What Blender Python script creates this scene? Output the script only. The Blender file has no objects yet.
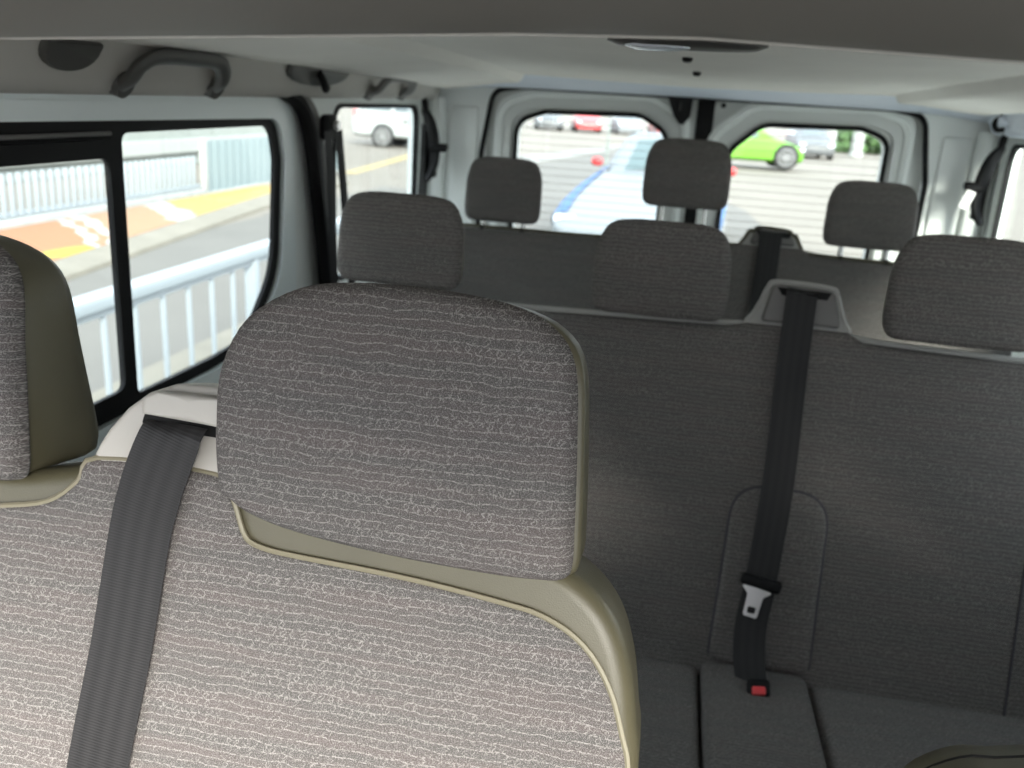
import bpy, bmesh, math, random
from mathutils import Vector, Matrix
random.seed(7)
C = bpy.context.scene.collection
SC = bpy.context.scene

# ------------------------------------------------------------------ camera
CAM_Z = 1.27
FPX = 880.0
cd = bpy.data.cameras.new('camera')
cam = bpy.data.objects.new('camera', cd)
C.objects.link(cam)
cd.sensor_fit = 'HORIZONTAL'
cd.sensor_width = 36.0
cd.lens = FPX / 1024.0 * 36.0
cd.clip_start = 0.01
cd.clip_end = 400
R0 = ((0.97902707, -0.11601674, -0.16746974),
      (0.19475084, 0.29159416, 0.93650678),
      (0.05981726, 0.94948037, -0.30807293))
cam.matrix_world = Matrix(((R0[0][0], R0[0][1], -R0[0][2], 0.0),
                           (R0[1][0], R0[1][1], -R0[1][2], 0.0),
                           (R0[2][0], R0[2][1], -R0[2][2], CAM_Z),
                           (0, 0, 0, 1)))
cd.dof.use_dof = True
cd.dof.focus_distance = 0.62
cd.dof.aperture_fstop = 8.5
SC.camera = cam

# ------------------------------------------------------------------ world and exposure
W = bpy.data.worlds.new('overcast_sky')
SC.world = W
W.use_nodes = True
wn = W.node_tree
wn.nodes.clear()
wo = wn.nodes.new('ShaderNodeOutputWorld')
wb = wn.nodes.new('ShaderNodeBackground')
tc = wn.nodes.new('ShaderNodeTexCoord')
sx = wn.nodes.new('ShaderNodeSeparateXYZ')
rp = wn.nodes.new('ShaderNodeValToRGB')
wn.links.new(tc.outputs['Generated'], sx.inputs[0])
wn.links.new(sx.outputs['Z'], rp.inputs[0])
rp.color_ramp.elements[0].position = 0.0
rp.color_ramp.elements[0].color = (0.93, 0.95, 1.0, 1)
rp.color_ramp.elements[1].position = 0.9
rp.color_ramp.elements[1].color = (0.80, 0.88, 1.0, 1)
wn.links.new(rp.outputs[0], wb.inputs[0])
wb.inputs[1].default_value = 4.2
wn.links.new(wb.outputs[0], wo.inputs[0])

sd = bpy.data.lights.new('hazy_sun', 'SUN')
sd.energy = 10.0
sd.angle = math.radians(18)
sd.color = (1.0, 0.95, 0.86)
sun = bpy.data.objects.new('hazy_sun', sd)
C.objects.link(sun)
sun.rotation_euler = (math.radians(66), 0, math.radians(25))

vs = SC.view_settings
vs.view_transform = 'Standard'
vs.look = 'None'
vs.exposure = 0.1
vs.gamma = 1.0
vs.use_curve_mapping = False

# ------------------------------------------------------------------ materials
MATS = {}


def nd(t, kind, **kw):
    n = t.nodes.new(kind)
    for k, v in kw.items():
        setattr(n, k, v)
    return n


def setin(n, name, v):
    if name in n.inputs:
        n.inputs[name].default_value = v


def mat(name, col, rough=0.6, metal=0.0, bump=None, var=0.0, varscale=6.0, spec=0.5, sheen=0.0):
    m = bpy.data.materials.new(name)
    m.use_nodes = True
    t = m.node_tree
    b = t.nodes['Principled BSDF']
    b.inputs['Base Color'].default_value = (*col, 1)
    b.inputs['Roughness'].default_value = rough
    b.inputs['Metallic'].default_value = metal
    setin(b, 'Specular IOR Level', spec)
    if sheen:
        setin(b, 'Sheen Weight', sheen)
    tcn = nd(t, 'ShaderNodeTexCoord')
    if var:
        n = nd(t, 'ShaderNodeTexNoise')
        n.inputs['Scale'].default_value = varscale
        n.inputs['Detail'].default_value = 4
        t.links.new(tcn.outputs['Object'], n.inputs['Vector'])
        r = nd(t, 'ShaderNodeValToRGB')
        r.color_ramp.elements[0].position = 0.3
        r.color_ramp.elements[1].position = 0.7
        r.color_ramp.elements[0].color = (*[c * (1 - var) for c in col], 1)
        r.color_ramp.elements[1].color = (*[min(1, c * (1 + var)) for c in col], 1)
        t.links.new(n.outputs['Fac'], r.inputs[0])
        t.links.new(r.outputs[0], b.inputs['Base Color'])
    if bump:
        sc, st, dist = bump
        n = nd(t, 'ShaderNodeTexNoise')
        n.inputs['Scale'].default_value = sc
        n.inputs['Detail'].default_value = 2
        t.links.new(tcn.outputs['Object'], n.inputs['Vector'])
        bp = nd(t, 'ShaderNodeBump')
        bp.inputs['Strength'].default_value = st
        bp.inputs['Distance'].default_value = dist
        t.links.new(n.outputs['Fac'], bp.inputs['Height'])
        t.links.new(bp.outputs[0], b.inputs['Normal'])
    MATS[name] = m
    return m


def math_node(t, op, a, b=None, c=None, clamp=False):
    n = nd(t, 'ShaderNodeMath', operation=op, use_clamp=clamp)
    for i, v in enumerate((a, b, c)):
        if v is None:
            continue
        if isinstance(v, (int, float)):
            n.inputs[i].default_value = v
        else:
            t.links.new(v, n.inputs[i])
    return n.outputs[0]


def fabric(name, base, pink, thread):
    """woven upholstery: thin wavy horizontal threads with zigzag strands between"""
    m = bpy.data.materials.new(name)
    m.use_nodes = True
    t = m.node_tree
    b = t.nodes['Principled BSDF']
    b.inputs['Roughness'].default_value = 0.92
    setin(b, 'Specular IOR Level', 0.15)
    uv = nd(t, 'ShaderNodeUVMap', uv_map='UVMap')
    sp = nd(t, 'ShaderNodeSeparateXYZ')
    t.links.new(uv.outputs[0], sp.inputs[0])
    X, Y = sp.outputs[0], sp.outputs[1]

    def noise(sxx, syy, off=0.0, detail=2.0):
        cb = nd(t, 'ShaderNodeCombineXYZ')
        t.links.new(math_node(t, 'MULTIPLY_ADD', X, sxx, off), cb.inputs[0])
        t.links.new(math_node(t, 'MULTIPLY', Y, syy), cb.inputs[1])
        n = nd(t, 'ShaderNodeTexNoise', noise_dimensions='2D')
        n.inputs['Scale'].default_value = 1.0
        n.inputs['Detail'].default_value = detail
        t.links.new(cb.outputs[0], n.inputs['Vector'])
        return n.outputs['Fac']
    wob = math_node(t, 'MULTIPLY_ADD', noise(38, 30), 0.9, -0.45)
    wob2 = math_node(t, 'MULTIPLY_ADD', noise(260, 90, 3.1), 0.22, -0.11)
    row = math_node(t, 'ADD', math_node(t, 'MULTIPLY_ADD', Y, 1 / 0.0066, 50.0), math_node(t, 'ADD', wob, wob2))
    fr = math_node(t, 'FRACT', row)
    d = math_node(t, 'ABSOLUTE', math_node(t, 'SUBTRACT', fr, 0.5))
    line = math_node(t, 'SUBTRACT', 1.0, math_node(t, 'DIVIDE', d, 0.12), clamp=True)
    line = math_node(t, 'MULTIPLY', line, math_node(t, 'MULTIPLY_ADD', noise(420, 128, 9.0), 3.2, -0.9, clamp=True))
    # zigzag strands between the rows
    ph = math_node(t, 'ADD', math_node(t, 'MULTIPLY', X, 1 / 0.0078), math_node(t, 'ADD', math_node(t, 'MULTIPLY', math_node(t, 'FLOOR', row), 0.37), math_node(t, 'MULTIPLY_ADD', noise(110, 110, 2.0), 0.9, 0.0)))
    tri = math_node(t, 'ABSOLUTE', math_node(t, 'MULTIPLY_ADD', math_node(t, 'FRACT', ph), 2.0, -1.0))
    fr2 = math_node(t, 'FRACT', math_node(t, 'ADD', row, 0.5))
    crack = math_node(t, 'SUBTRACT', 1.0, math_node(t, 'DIVIDE', math_node(t, 'ABSOLUTE', math_node(t, 'SUBTRACT', fr2, tri)), 0.21), clamp=True)
    crack = math_node(t, 'MULTIPLY', crack, math_node(t, 'MULTIPLY_ADD', noise(150, 120, 7.0), 4.5, -1.7, clamp=True))
    zone = math_node(t, 'MULTIPLY_ADD', noise(7, 75, 5.0), 2.6, -0.75, clamp=True)
    crack = math_node(t, 'MULTIPLY', crack, math_node(t, 'MULTIPLY_ADD', zone, 0.75, 0.25))
    mask = math_node(t, 'MAXIMUM', math_node(t, 'MULTIPLY', line, 0.85), math_node(t, 'MULTIPLY', crack, 0.78))
    # fine weave
    wv = math_node(t, 'MULTIPLY', math_node(t, 'SINE', math_node(t, 'MULTIPLY', X, 2 * math.pi / 0.0016)),
                   math_node(t, 'SINE', math_node(t, 'MULTIPLY', Y, 2 * math.pi / 0.0016)))
    fine = math_node(t, 'ADD', math_node(t, 'MULTIPLY', wv, 0.25), math_node(t, 'MULTIPLY_ADD', noise(1150, 1150, 1.0, 0.0), 3.0, -1.5))
    mask = math_node(t, 'MULTIPLY_ADD', fine, 0.42, math_node(t, 'ADD', mask, 0.12), clamp=True)
    mix1 = nd(t, 'ShaderNodeMix', data_type='RGBA')
    mix1.inputs[6].default_value = (*base, 1)
    mix1.inputs[7].default_value = (*pink, 1)
    t.links.new(math_node(t, 'MULTIPLY_ADD', noise(6, 70, 11.0), 3.0, -1.1, clamp=True), mix1.inputs[0])
    mix2 = nd(t, 'ShaderNodeMix', data_type='RGBA')
    t.links.new(mask, mix2.inputs[0])
    t.links.new(mix1.outputs[2], mix2.inputs[6])
    mix2.inputs[7].default_value = (*thread, 1)
    t.links.new(mix2.outputs[2], b.inputs['Base Color'])
    bp = nd(t, 'ShaderNodeBump')
    bp.inputs['Strength'].default_value = 0.35
    bp.inputs['Distance'].default_value = 0.0006
    t.links.new(mask, bp.inputs['Height'])
    t.links.new(bp.outputs[0], b.inputs['Normal'])
    MATS[name] = m
    return m


def webbing(name, col, col2):
    m = bpy.data.materials.new(name)
    m.use_nodes = True
    t = m.node_tree
    b = t.nodes['Principled BSDF']
    b.inputs['Roughness'].default_value = 0.55
    setin(b, 'Specular IOR Level', 0.35)
    uv = nd(t, 'ShaderNodeUVMap', uv_map='UVMap')
    sp = nd(t, 'ShaderNodeSeparateXYZ')
    t.links.new(uv.outputs[0], sp.inputs[0])
    rib = math_node(t, 'MULTIPLY_ADD', math_node(t, 'SINE', math_node(t, 'MULTIPLY', sp.outputs[1], 2 * math.pi / 0.0023)), 0.5, 0.5)
    lane = math_node(t, 'MULTIPLY_ADD', math_node(t, 'SINE', math_node(t, 'MULTIPLY', sp.outputs[0], 2 * math.pi / 0.0135)), 0.5, 0.5)
    f = math_node(t, 'MULTIPLY_ADD', rib, 0.55, math_node(t, 'MULTIPLY', lane, 0.45))
    mx = nd(t, 'ShaderNodeMix', data_type='RGBA')
    t.links.new(f, mx.inputs[0])
    mx.inputs[6].default_value = (*col, 1)
    mx.inputs[7].default_value = (*col2, 1)
    t.links.new(mx.outputs[2], b.inputs['Base Color'])
    bp = nd(t, 'ShaderNodeBump')
    bp.inputs['Strength'].default_value = 0.4
    bp.inputs['Distance'].default_value = 0.0004
    t.links.new(rib, bp.inputs['Height'])
    t.links.new(bp.outputs[0], b.inputs['Normal'])
    MATS[name] = m
    return m


def glass(name, tint=(0.93, 0.97, 0.96), heater=False):
    m = bpy.data.materials.new(name)
    m.use_nodes = True
    t = m.node_tree
    t.nodes.clear()
    o = nd(t, 'ShaderNodeOutputMaterial')
    tr = nd(t, 'ShaderNodeBsdfTransparent')
    tr.inputs[0].default_value = (*tint, 1)
    gl = nd(t, 'ShaderNodeBsdfGlossy')
    gl.inputs['Roughness'].default_value = 0.02
    lw = nd(t, 'ShaderNodeLayerWeight')
    lw.inputs[0].default_value = 0.5
    fz = math_node(t, 'MULTIPLY_ADD', math_node(t, 'POWER', lw.outputs['Facing'], 5.0), 0.5, 0.02, clamp=True)
    mx = nd(t, 'ShaderNodeMixShader')
    t.links.new(fz, mx.inputs[0])
    t.links.new(tr.outputs[0], mx.inputs[1])
    t.links.new(gl.outputs[0], mx.inputs[2])
    last = mx.outputs[0]
    if heater:
        tcn = nd(t, 'ShaderNodeTexCoord')
        sp = nd(t, 'ShaderNodeSeparateXYZ')
        t.links.new(tcn.outputs['Object'], sp.inputs[0])
        fr = math_node(t, 'FRACT', math_node(t, 'MULTIPLY', sp.outputs[2], 1 / 0.024))
        ln = math_node(t, 'MULTIPLY', math_node(t, 'LESS_THAN', fr, 0.05), 0.75)
        df = nd(t, 'ShaderNodeBsdfDiffuse')
        df.inputs[0].default_value = (0.16, 0.13, 0.1, 1)
        m2 = nd(t, 'ShaderNodeMixShader')
        t.links.new(ln, m2.inputs[0])
        t.links.new(last, m2.inputs[1])
        t.links.new(df.outputs[0], m2.inputs[2])
        last = m2.outputs[0]
    t.links.new(last, o.inputs[0])
    MATS[name] = m
    return m


FAB = fabric('seat_fabric', (0.072, 0.069, 0.066), (0.086, 0.074, 0.071), (0.285, 0.270, 0.258))
VIN = mat('olive_vinyl', (0.085, 0.077, 0.046), 0.42, bump=(900, 0.25, 0.0008), var=0.06, varscale=14)
WELT = mat('welt', (0.21, 0.19, 0.13), 0.5)
GREYV = mat('pale_grey_vinyl', (0.36, 0.36, 0.34), 0.5, bump=(700, 0.2, 0.0006))
PLA = mat('light_grey_plastic', (0.44, 0.42, 0.38), 0.5, bump=(1200, 0.12, 0.0004))
MIDPLA = mat('mid_grey_plastic', (0.16, 0.155, 0.15), 0.5, bump=(1000, 0.15, 0.0005))
BLK = mat('black_rubber', (0.006, 0.006, 0.0065), 0.6, spec=0.2)
BLKG = mat('black_gloss_trim', (0.008, 0.008, 0.009), 0.25)
SLOT = mat('dark_slot', (0.004, 0.004, 0.004), 0.9)
PALEPL = mat('pale_metal', (0.75, 0.75, 0.73), 0.35)
SEAM = mat('seam_thread', (0.05, 0.047, 0.055), 0.8)
HEAD = mat('headliner_cloth', (0.82, 0.79, 0.745), 0.9, bump=(400, 0.15, 0.0008), var=0.03)
SKYTRIM = mat('skylight_tinted_trim', (0.72, 0.77, 0.86), 0.6, bump=(500, 0.1, 0.0006))  # blue cast of the skylight put into the trim colour
COVE = mat('cove_plastic', (0.46, 0.44, 0.41), 0.55, bump=(900, 0.15, 0.0005))
HANDLE = mat('handle_plastic', (0.065, 0.064, 0.06), 0.45)
CONS = mat('console_plastic', (0.115, 0.110, 0.098), 0.6, bump=(650, 0.35, 0.0009))
CONSL = mat('console_lip', (0.46, 0.45, 0.42), 0.5, bump=(650, 0.2, 0.0006))
PAINT = mat('van_paint', (0.76, 0.82, 0.82), 0.3, var=0.02, varscale=3)
PANEL = mat('grey_white_panel', (0.78, 0.81, 0.79), 0.5, var=0.03, varscale=5)
PANELD = mat('grey_frame_panel', (0.60, 0.62, 0.60), 0.5)
FLOORM = mat('floor_mat', (0.22, 0.22, 0.21), 0.85, bump=(300, 0.3, 0.001))
STEEL = mat('brushed_steel', (0.62, 0.61, 0.6), 0.3, metal=0.9)
CHROMEP = mat('post_steel', (0.55, 0.55, 0.53), 0.25, metal=0.6)
RED = mat('red_plastic', (0.75, 0.06, 0.07), 0.35)
BELT = webbing('belt_webbing', (0.009, 0.0088, 0.009), (0.023, 0.022, 0.0225))
BELTK = webbing('dark_belt_webbing', (0.010, 0.010, 0.011), (0.022, 0.022, 0.023))
GLASS = glass('window_glass')
GLASSH = glass('heated_glass', heater=True)
GREENP = mat('green_car_paint', (0.101, 0.281, 0.016), 0.35)
WHITEP = mat('white_car_paint', (0.185, 0.20, 0.21), 0.5, spec=0.2)
REDP = mat('red_car_paint', (0.484, 0.039, 0.039), 0.3)
GREYP = mat('grey_car_paint', (0.09, 0.095, 0.10), 0.4)
BLUEW = mat('blue_wing_edge', (0.055, 0.125, 0.27), 0.6, spec=0.2)
CARG = mat('car_window', (0.09, 0.125, 0.13), 0.25, spec=0.3)
CARGD = mat('dark_car_window', (0.10, 0.12, 0.13), 0.1)
TYRE = mat('tyre_rubber', (0.03, 0.03, 0.03), 0.8)
RIM = mat('alloy', (0.20, 0.20, 0.20), 0.5)
LAMP = mat('lamp_lens', (0.75, 0.80, 0.88), 0.12)
RAILW = mat('white_rail_paint', (0.281, 0.312, 0.335), 0.4)
PICK = mat('grey_picket_paint', (0.195, 0.215, 0.203), 0.6)
GATEM = mat('grey_blue_gate', (0.179, 0.222, 0.234), 0.5)
BASEW = mat('concrete_base', (0.328, 0.328, 0.312), 0.9, var=0.1)
BUILD = mat('pale_render', (0.234, 0.250, 0.234), 0.9, var=0.06, varscale=1.5)
BUILDB = mat('building_band', (0.30, 0.31, 0.30), 0.9)
HEDGE = mat('hedge_leaves', (0.06, 0.12, 0.04), 0.8, var=0.5, varscale=3)
ASPH = mat('asphalt', (0.128, 0.119, 0.106), 0.9, var=0.08, varscale=0.8)
LOT = mat('lot_concrete', (0.176, 0.154, 0.126), 0.9, var=0.10, varscale=0.35)
LOTW = mat('pale_pavement', (0.218, 0.211, 0.195), 0.9, var=0.06, varscale=0.5)
KERBM = mat('kerb_concrete', (0.183, 0.165, 0.133), 0.9, var=0.1, varscale=3)
YELLOW = mat('yellow_line', (0.33, 0.25, 0.10), 0.7)
WALLW = mat('white_wall', (0.312, 0.320, 0.304), 0.9)

# ------------------------------------------------------------------ object helpers


def wloc(o):
    v = Vector((0, 0, 0))
    while o is not None:
        v += o.location
        o = o.parent
    return v


def link(name, me, m, parent=None):
    o = bpy.data.objects.new(name, me)
    C.objects.link(o)
    if m is not None:
        me.materials.append(m)
    if parent is not None:
        o.parent = parent
    return o


def tag(o, label=None, cat=None, group=None, kind=None):
    if label:
        o['label'] = label
    if cat:
        o['category'] = cat
    if group:
        o['group'] = group
    if kind:
        o['kind'] = kind
    return o


def thing(name, loc, label, cat, group=None, rz=0.0):
    o = bpy.data.objects.new(name, None)
    o.empty_display_size = 0.05
    o.location = loc
    o.rotation_euler = (0, 0, rz)
    C.objects.link(o)
    return tag(o, label, cat, group)


def make(name, verts, faces, m, parent=None, smooth=35, uv=None, local=False, kind=None, origin=None):
    """one mesh object; verts in world space unless local"""
    off = Vector((0, 0, 0))
    o_loc = None
    if parent is not None and not local:
        off = wloc(parent)
    if parent is None and not local:
        if origin is None:
            xs = [v[0] for v in verts]
            ys = [v[1] for v in verts]
            zs = [v[2] for v in verts]
            origin = ((min(xs) + max(xs)) / 2, (min(ys) + max(ys)) / 2, min(zs))
        off = Vector(origin)
        o_loc = off
    me = bpy.data.meshes.new(name)
    me.from_pydata([tuple(Vector(v) - off) for v in verts], [], faces)
    bm = bmesh.new()
    bm.from_mesh(me)
    if uv is not None:
        lay = bm.loops.layers.uv.new('UVMap')
        bm.verts.ensure_lookup_table()
        for f in bm.faces:
            for l in f.loops:
                l[lay].uv = uv[l.vert.index]
    bmesh.ops.recalc_face_normals(bm, faces=bm.faces)
    bm.to_mesh(me)
    bm.free()
    if smooth:
        me.shade_smooth()
        if smooth < 180:
            me.set_sharp_from_angle(angle=math.radians(smooth))
    o = link(name, me, m, parent)
    if o_loc is not None:
        o.location = o_loc
    if kind:
        o['kind'] = kind
    return o


class G:
    """collects primitive shapes into one mesh"""

    def __init__(self):
        self.v, self.f, self.uv = [], [], []

    def add(self, verts, faces, uv=None):
        b = len(self.v)
        self.v += [tuple(v) for v in verts]
        self.f += [tuple(i + b for i in f) for f in faces]
        self.uv += list(uv) if uv is not None else [(0, 0)] * len(verts)
        return self

    def box(self, c, s, bevel=0.0, seg=2, rot=None):
        bm = bmesh.new()
        bmesh.ops.create_cube(bm, size=1.0)
        for v in bm.verts:
            v.co = Vector((v.co.x * s[0], v.co.y * s[1], v.co.z * s[2]))
        if bevel:
            bmesh.ops.bevel(bm, geom=bm.edges[:], offset=min(bevel, min(s) * 0.49), segments=seg, affect='EDGES', profile=0.5)
        M = rot if rot is not None else Matrix.Identity(3)
        bm.verts.index_update()
        self.add([Vector(c) + M @ v.co for v in bm.verts], [[v.index for v in f.verts] for f in bm.faces])
        bm.free()
        return self

    def tube(self, pts, r, n=10, closed=False, flat=1.0, ref=None):
        pts = [Vector(p) for p in pts]
        N = len(pts)
        rr = r if isinstance(r, (list, tuple)) else [r] * N
        vv, ff = [], []
        tang = []
        for i in range(N):
            a = pts[(i - 1) % N] if (closed or i > 0) else pts[i]
            b = pts[(i + 1) % N] if (closed or i < N - 1) else pts[i]
            tang.append((b - a).normalized())
        up = Vector(ref) if ref is not None else (Vector((0, 0, 1)) if abs(tang[0].z) < 0.9 else Vector((1, 0, 0)))
        u = (up - tang[0] * up.dot(tang[0])).normalized()
        for i in range(N):
            u = (u - tang[i] * u.dot(tang[i])).normalized()
            w = tang[i].cross(u)
            for k in range(n):
                a = 2 * math.pi * k / n
                vv.append(pts[i] + u * (math.cos(a) * rr[i] * flat) + w * (math.sin(a) * rr[i]))
        for i in range(N if closed else N - 1):
            j = (i + 1) % N
            for k in range(n):
                k2 = (k + 1) % n
                ff.append((i * n + k, i * n + k2, j * n + k2, j * n + k))
        if not closed:
            ff.append(tuple(range(n))[::-1])
            ff.append(tuple((N - 1) * n + k for k in range(n)))
        return self.add(vv, ff)

    def loft(self, rings, cap=True, closed=True):
        n = len(rings[0])
        vv = [p for r in rings for p in r]
        ff = []
        for i in range(len(rings) - 1):
            for k in range(n if closed else n - 1):
                k2 = (k + 1) % n
                ff.append((i * n + k, i * n + k2, (i + 1) * n + k2, (i + 1) * n + k))
        if cap and closed:
            ff.append(tuple(range(n))[::-1])
            ff.append(tuple((len(rings) - 1) * n + k for k in range(n)))
        return self.add(vv, ff)

    def ribbon(self, pts, width, wdir, thick=0.0014, nrm=None, twist=None):
        """flat strap: centre points, width along wdir; uv = (across, along)"""
        pts = [Vector(p) for p in pts]
        wd = [Vector(w) for w in wdir] if isinstance(wdir, list) else [Vector(wdir)] * len(pts)
        ww = width if isinstance(width, list) else [width] * len(pts)
        vv, uu, ff = [], [], []
        s = 0.0
        K = 4
        for i, p in enumerate(pts):
            if i:
                s += (p - pts[i - 1]).length
            a = pts[max(i - 1, 0)]
            b = pts[min(i + 1, len(pts) - 1)]
            t = (b - a).normalized()
            w = (wd[i] - t * wd[i].dot(t)).normalized()
            nn = t.cross(w).normalized()
            for side in (1, -1):
                for k in range(K + 1):
                    q = (k / K - 0.5)
                    edge = 0.35 if k in (0, K) else 1.0
                    vv.append(p + w * (q * side * ww[i]) + nn * (side * thick * 0.5 * edge))
                    uu.append((q * side * ww[i], s))
        m = 2 * (K + 1)
        for i in range(len(pts) - 1):
            for k in range(m):
                k2 = (k + 1) % m
                ff.append((i * m + k, i * m + k2, (i + 1) * m + k2, (i + 1) * m + k))
        ff.append(tuple(range(m))[::-1])
        ff.append(tuple((len(pts) - 1) * m + k for k in range(m)))
        return self.add(vv, ff, uu)

    def make(self, name, m, parent=None, **kw):
        return make(name, self.v, self.f, m, parent, uv=self.uv, **kw)


def catmull(pts, per=6, closed=False):
    pts = [Vector(p) for p in pts]
    n = len(pts)
    out = []
    for i in range(n if closed else n - 1):
        p0 = pts[(i - 1) % n] if (closed or i > 0) else pts[0]
        p1 = pts[i]
        p2 = pts[(i + 1) % n]
        p3 = pts[(i + 2) % n] if (closed or i + 2 < n) else pts[n - 1]
        for k in range(per):
            t = k / per
            out.append(0.5 * ((2 * p1) + (p2 - p0) * t + (2 * p0 - 5 * p1 + 4 * p2 - p3) * t * t + (3 * p1 - p0 - 3 * p2 + p3) * t ** 3))
    if not closed:
        out.append(pts[-1])
    return out


def rounded(poly, r, seg=5):
    """polygon with rounded corners; r a number or one per corner"""
    n = len(poly)
    out = []
    for i in range(n):
        p = Vector(poly[i])
        a = Vector(poly[(i - 1) % n]) - p
        b = Vector(poly[(i + 1) % n]) - p
        ri = r[i] if isinstance(r, (list, tuple)) else r
        if ri <= 0:
            out.append(p)
            continue
        an = a.normalized()
        bn = b.normalized()
        ang = max(0.05, an.angle(bn))
        d = min(ri / math.tan(ang / 2), a.length * 0.48, b.length * 0.48)
        s, e = p + an * d, p + bn * d
        for k in range(seg + 1):
            t = k / seg
            out.append(s * (1 - t) ** 2 + p * (2 * t * (1 - t)) + e * t * t)
    return out


def resample(pts, step, closed=True):
    pts = [Vector(p) for p in pts]
    if closed:
        pts = pts + [pts[0]]
    out = []
    for a, b in zip(pts[:-1], pts[1:]):
        L = (b - a).length
        k = max(1, int(round(L / step)))
        for i in range(k):
            out.append(a.lerp(b, i / k))
    return out


class Frame:
    """a seat-back plane: u across the van, w up along the back, n towards the front"""

    def __init__(self, o, rec):
        r = math.radians(rec)
        self.o = Vector(o)
        self.U = Vector((1, 0, 0))
        self.Wd = Vector((0, math.sin(r), math.cos(r)))
        self.N = Vector((0, -math.cos(r), math.sin(r)))

    def p(self, u, w, n=0.0):
        return self.o + self.U * u + self.Wd * w + self.N * n


def pad(fr, outline, nf, nb, rf, rb, bulge=0.0, centre=None, inner=7, deform=None, taper=0.0):
    """a cushion body in a frame: outline (u,w), front at nf with edge radius rf, back at nb with radius rb"""
    P = [Vector((p[0], p[1])) for p in outline]
    if centre is None:
        c = Vector((sum(p.x for p in P) / len(P), sum(p.y for p in P) / len(P)))
    else:
        c = Vector(centre)
    rings = []

    def ring(ins, n, s=None):
        out = []
        for p in P:
            d = p - c
            L = d.length
            if s is None:
                q = p - d * (min(ins, L * 0.6) / L)
            else:
                q = c + d * (1 - min(rfi, L * 0.6) / L) * s if False else c + (p - d * (min(s[1], L * 0.6) / L) - c) * s[0]
            out.append((q.x, q.y, n))
        rings.append(out)
    K = 4
    # back, from the inside out
    for s in (0.25, 0.6, 1.0):
        ring(0, nb, (s, rb))
    for k in range(1, K + 1):
        a = k / K * math.pi / 2
        ring(rb * (1 - math.sin(a)), nb + rb * (1 - math.cos(a)))
    for k in range(0, K):
        a = k / K * math.pi / 2
        ring(rf * (1 - math.cos(a)), nf - rf + rf * math.sin(a))
    for k in range(inner + 1):
        s = 1 - k / (inner + 1)
        ring(0, nf + bulge * (1 - s ** 2), (s, rf))
    verts, uvs, faces = [], [], []
    m = len(P)
    w_lo, w_hi = min(p.y for p in P), max(p.y for p in P)
    for r in rings:
        for (u, w, n) in r:
            n1 = n
            if taper and n < -0.012:
                n1 = n + (-0.012 - n) * taper * max(0.0, min(1.0, (w - w_lo) / (w_hi - w_lo))) ** 1.3
            n2 = n1 + (deform(u, w) if deform else 0.0)
            verts.append(fr.p(u, w, n2))
            uvs.append((u, w))
    for i in range(len(rings) - 1):
        for k in range(m):
            k2 = (k + 1) % m
            faces.append((i * m + k, i * m + k2, (i + 1) * m + k2, (i + 1) * m + k))
    # close centres with a fan
    for ri, n in ((0, nb), (len(rings) - 1, nf + bulge)):
        ci = len(verts)
        verts.append(fr.p(c.x, c.y, n + (deform(c.x, c.y) if deform else 0.0)))
        uvs.append((c.x, c.y))
        for k in range(m):
            k2 = (k + 1) % m
            faces.append((ri * m + k, ri * m + k2, ci))
    return G().add(verts, faces, uvs)


def plate(outline, holes, place, thick):
    """flat panel with holes. place(a,b,t) -> world point, t in 0..1 through the thickness"""
    bm = bmesh.new()
    loops = [outline] + list(holes)
    for lp in loops:
        vs_ = [bm.verts.new((p[0], p[1], 0)) for p in lp]
        for i in range(len(vs_)):
            bm.edges.new((vs_[i], vs_[(i + 1) % len(vs_)]))
    bmesh.ops.triangle_fill(bm, use_beauty=True, use_dissolve=False, edges=bm.edges[:])
    bm.verts.index_update()
    V = [v.co.copy() for v in bm.verts]
    F = [[v.index for v in f.verts] for f in bm.faces]
    bm.free()
    n = len(V)
    verts = [place(v.x, v.y, 0.0) for v in V] + [place(v.x, v.y, 1.0) for v in V]
    faces = [tuple(f) for f in F] + [tuple(i + n for i in f[::-1]) for f in F]
    b = 0
    for lp in loops:
        L = len(lp)
        for i in range(L):
            j = (i + 1) % L
            faces.append((b + i, b + j, b + j + n, b + i + n))
        b += L
    return G().add(verts, faces)


def ring_frame(outer, inner, place, thick=1.0):
    """a flat ring between two outlines resampled to the same count"""
    return plate(outer, [inner], place, thick)


def scale_outline(pts, d):
    """inset every point by about d toward the centre, axis by axis"""
    xs = [p[0] for p in pts]
    ys = [p[1] for p in pts]
    cx, cy = (min(xs) + max(xs)) / 2, (min(ys) + max(ys)) / 2
    hx, hy = (max(xs) - min(xs)) / 2, (max(ys) - min(ys)) / 2
    return [Vector((cx + (p[0] - cx) * (hx - d) / hx, cy + (p[1] - cy) * (hy - d) / hy)) for p in pts]


def copy_tree(o, parent=None):
    c = o.copy()
    C.objects.link(c)
    if parent is not None:
        c.parent = parent
    for ch in list(o.children):
        copy_tree(ch, c)
    return c


# ------------------------------------------------------------------ the van shell
XL, XR, XM = -0.84, 0.87, 0.015
YB = 2.86


def left(t0, t1):
    return lambda a, b, t: Vector((t0 + (t1 - t0) * t, a, b))


# floor
G().box((XM, 1.05, -0.02), (1.85, 3.8, 0.04)).make('floor', FLOORM, smooth=0, kind='structure')

DW = [(0.52, 1.207), (1.745, 1.203), (1.768, 1.12), (1.742, 0.885), (1.60, 0.757), (1.45, 0.752), (0.52, 0.762)]
DWR = [0.03, 0.05, 0.05, 0.16, 0.12, 0.05, 0.03]
QWIN = rounded([(2.06, 1.234), (2.742, 1.234), (2.732, 0.80), (2.06, 0.80)], 0.05, 5)


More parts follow.
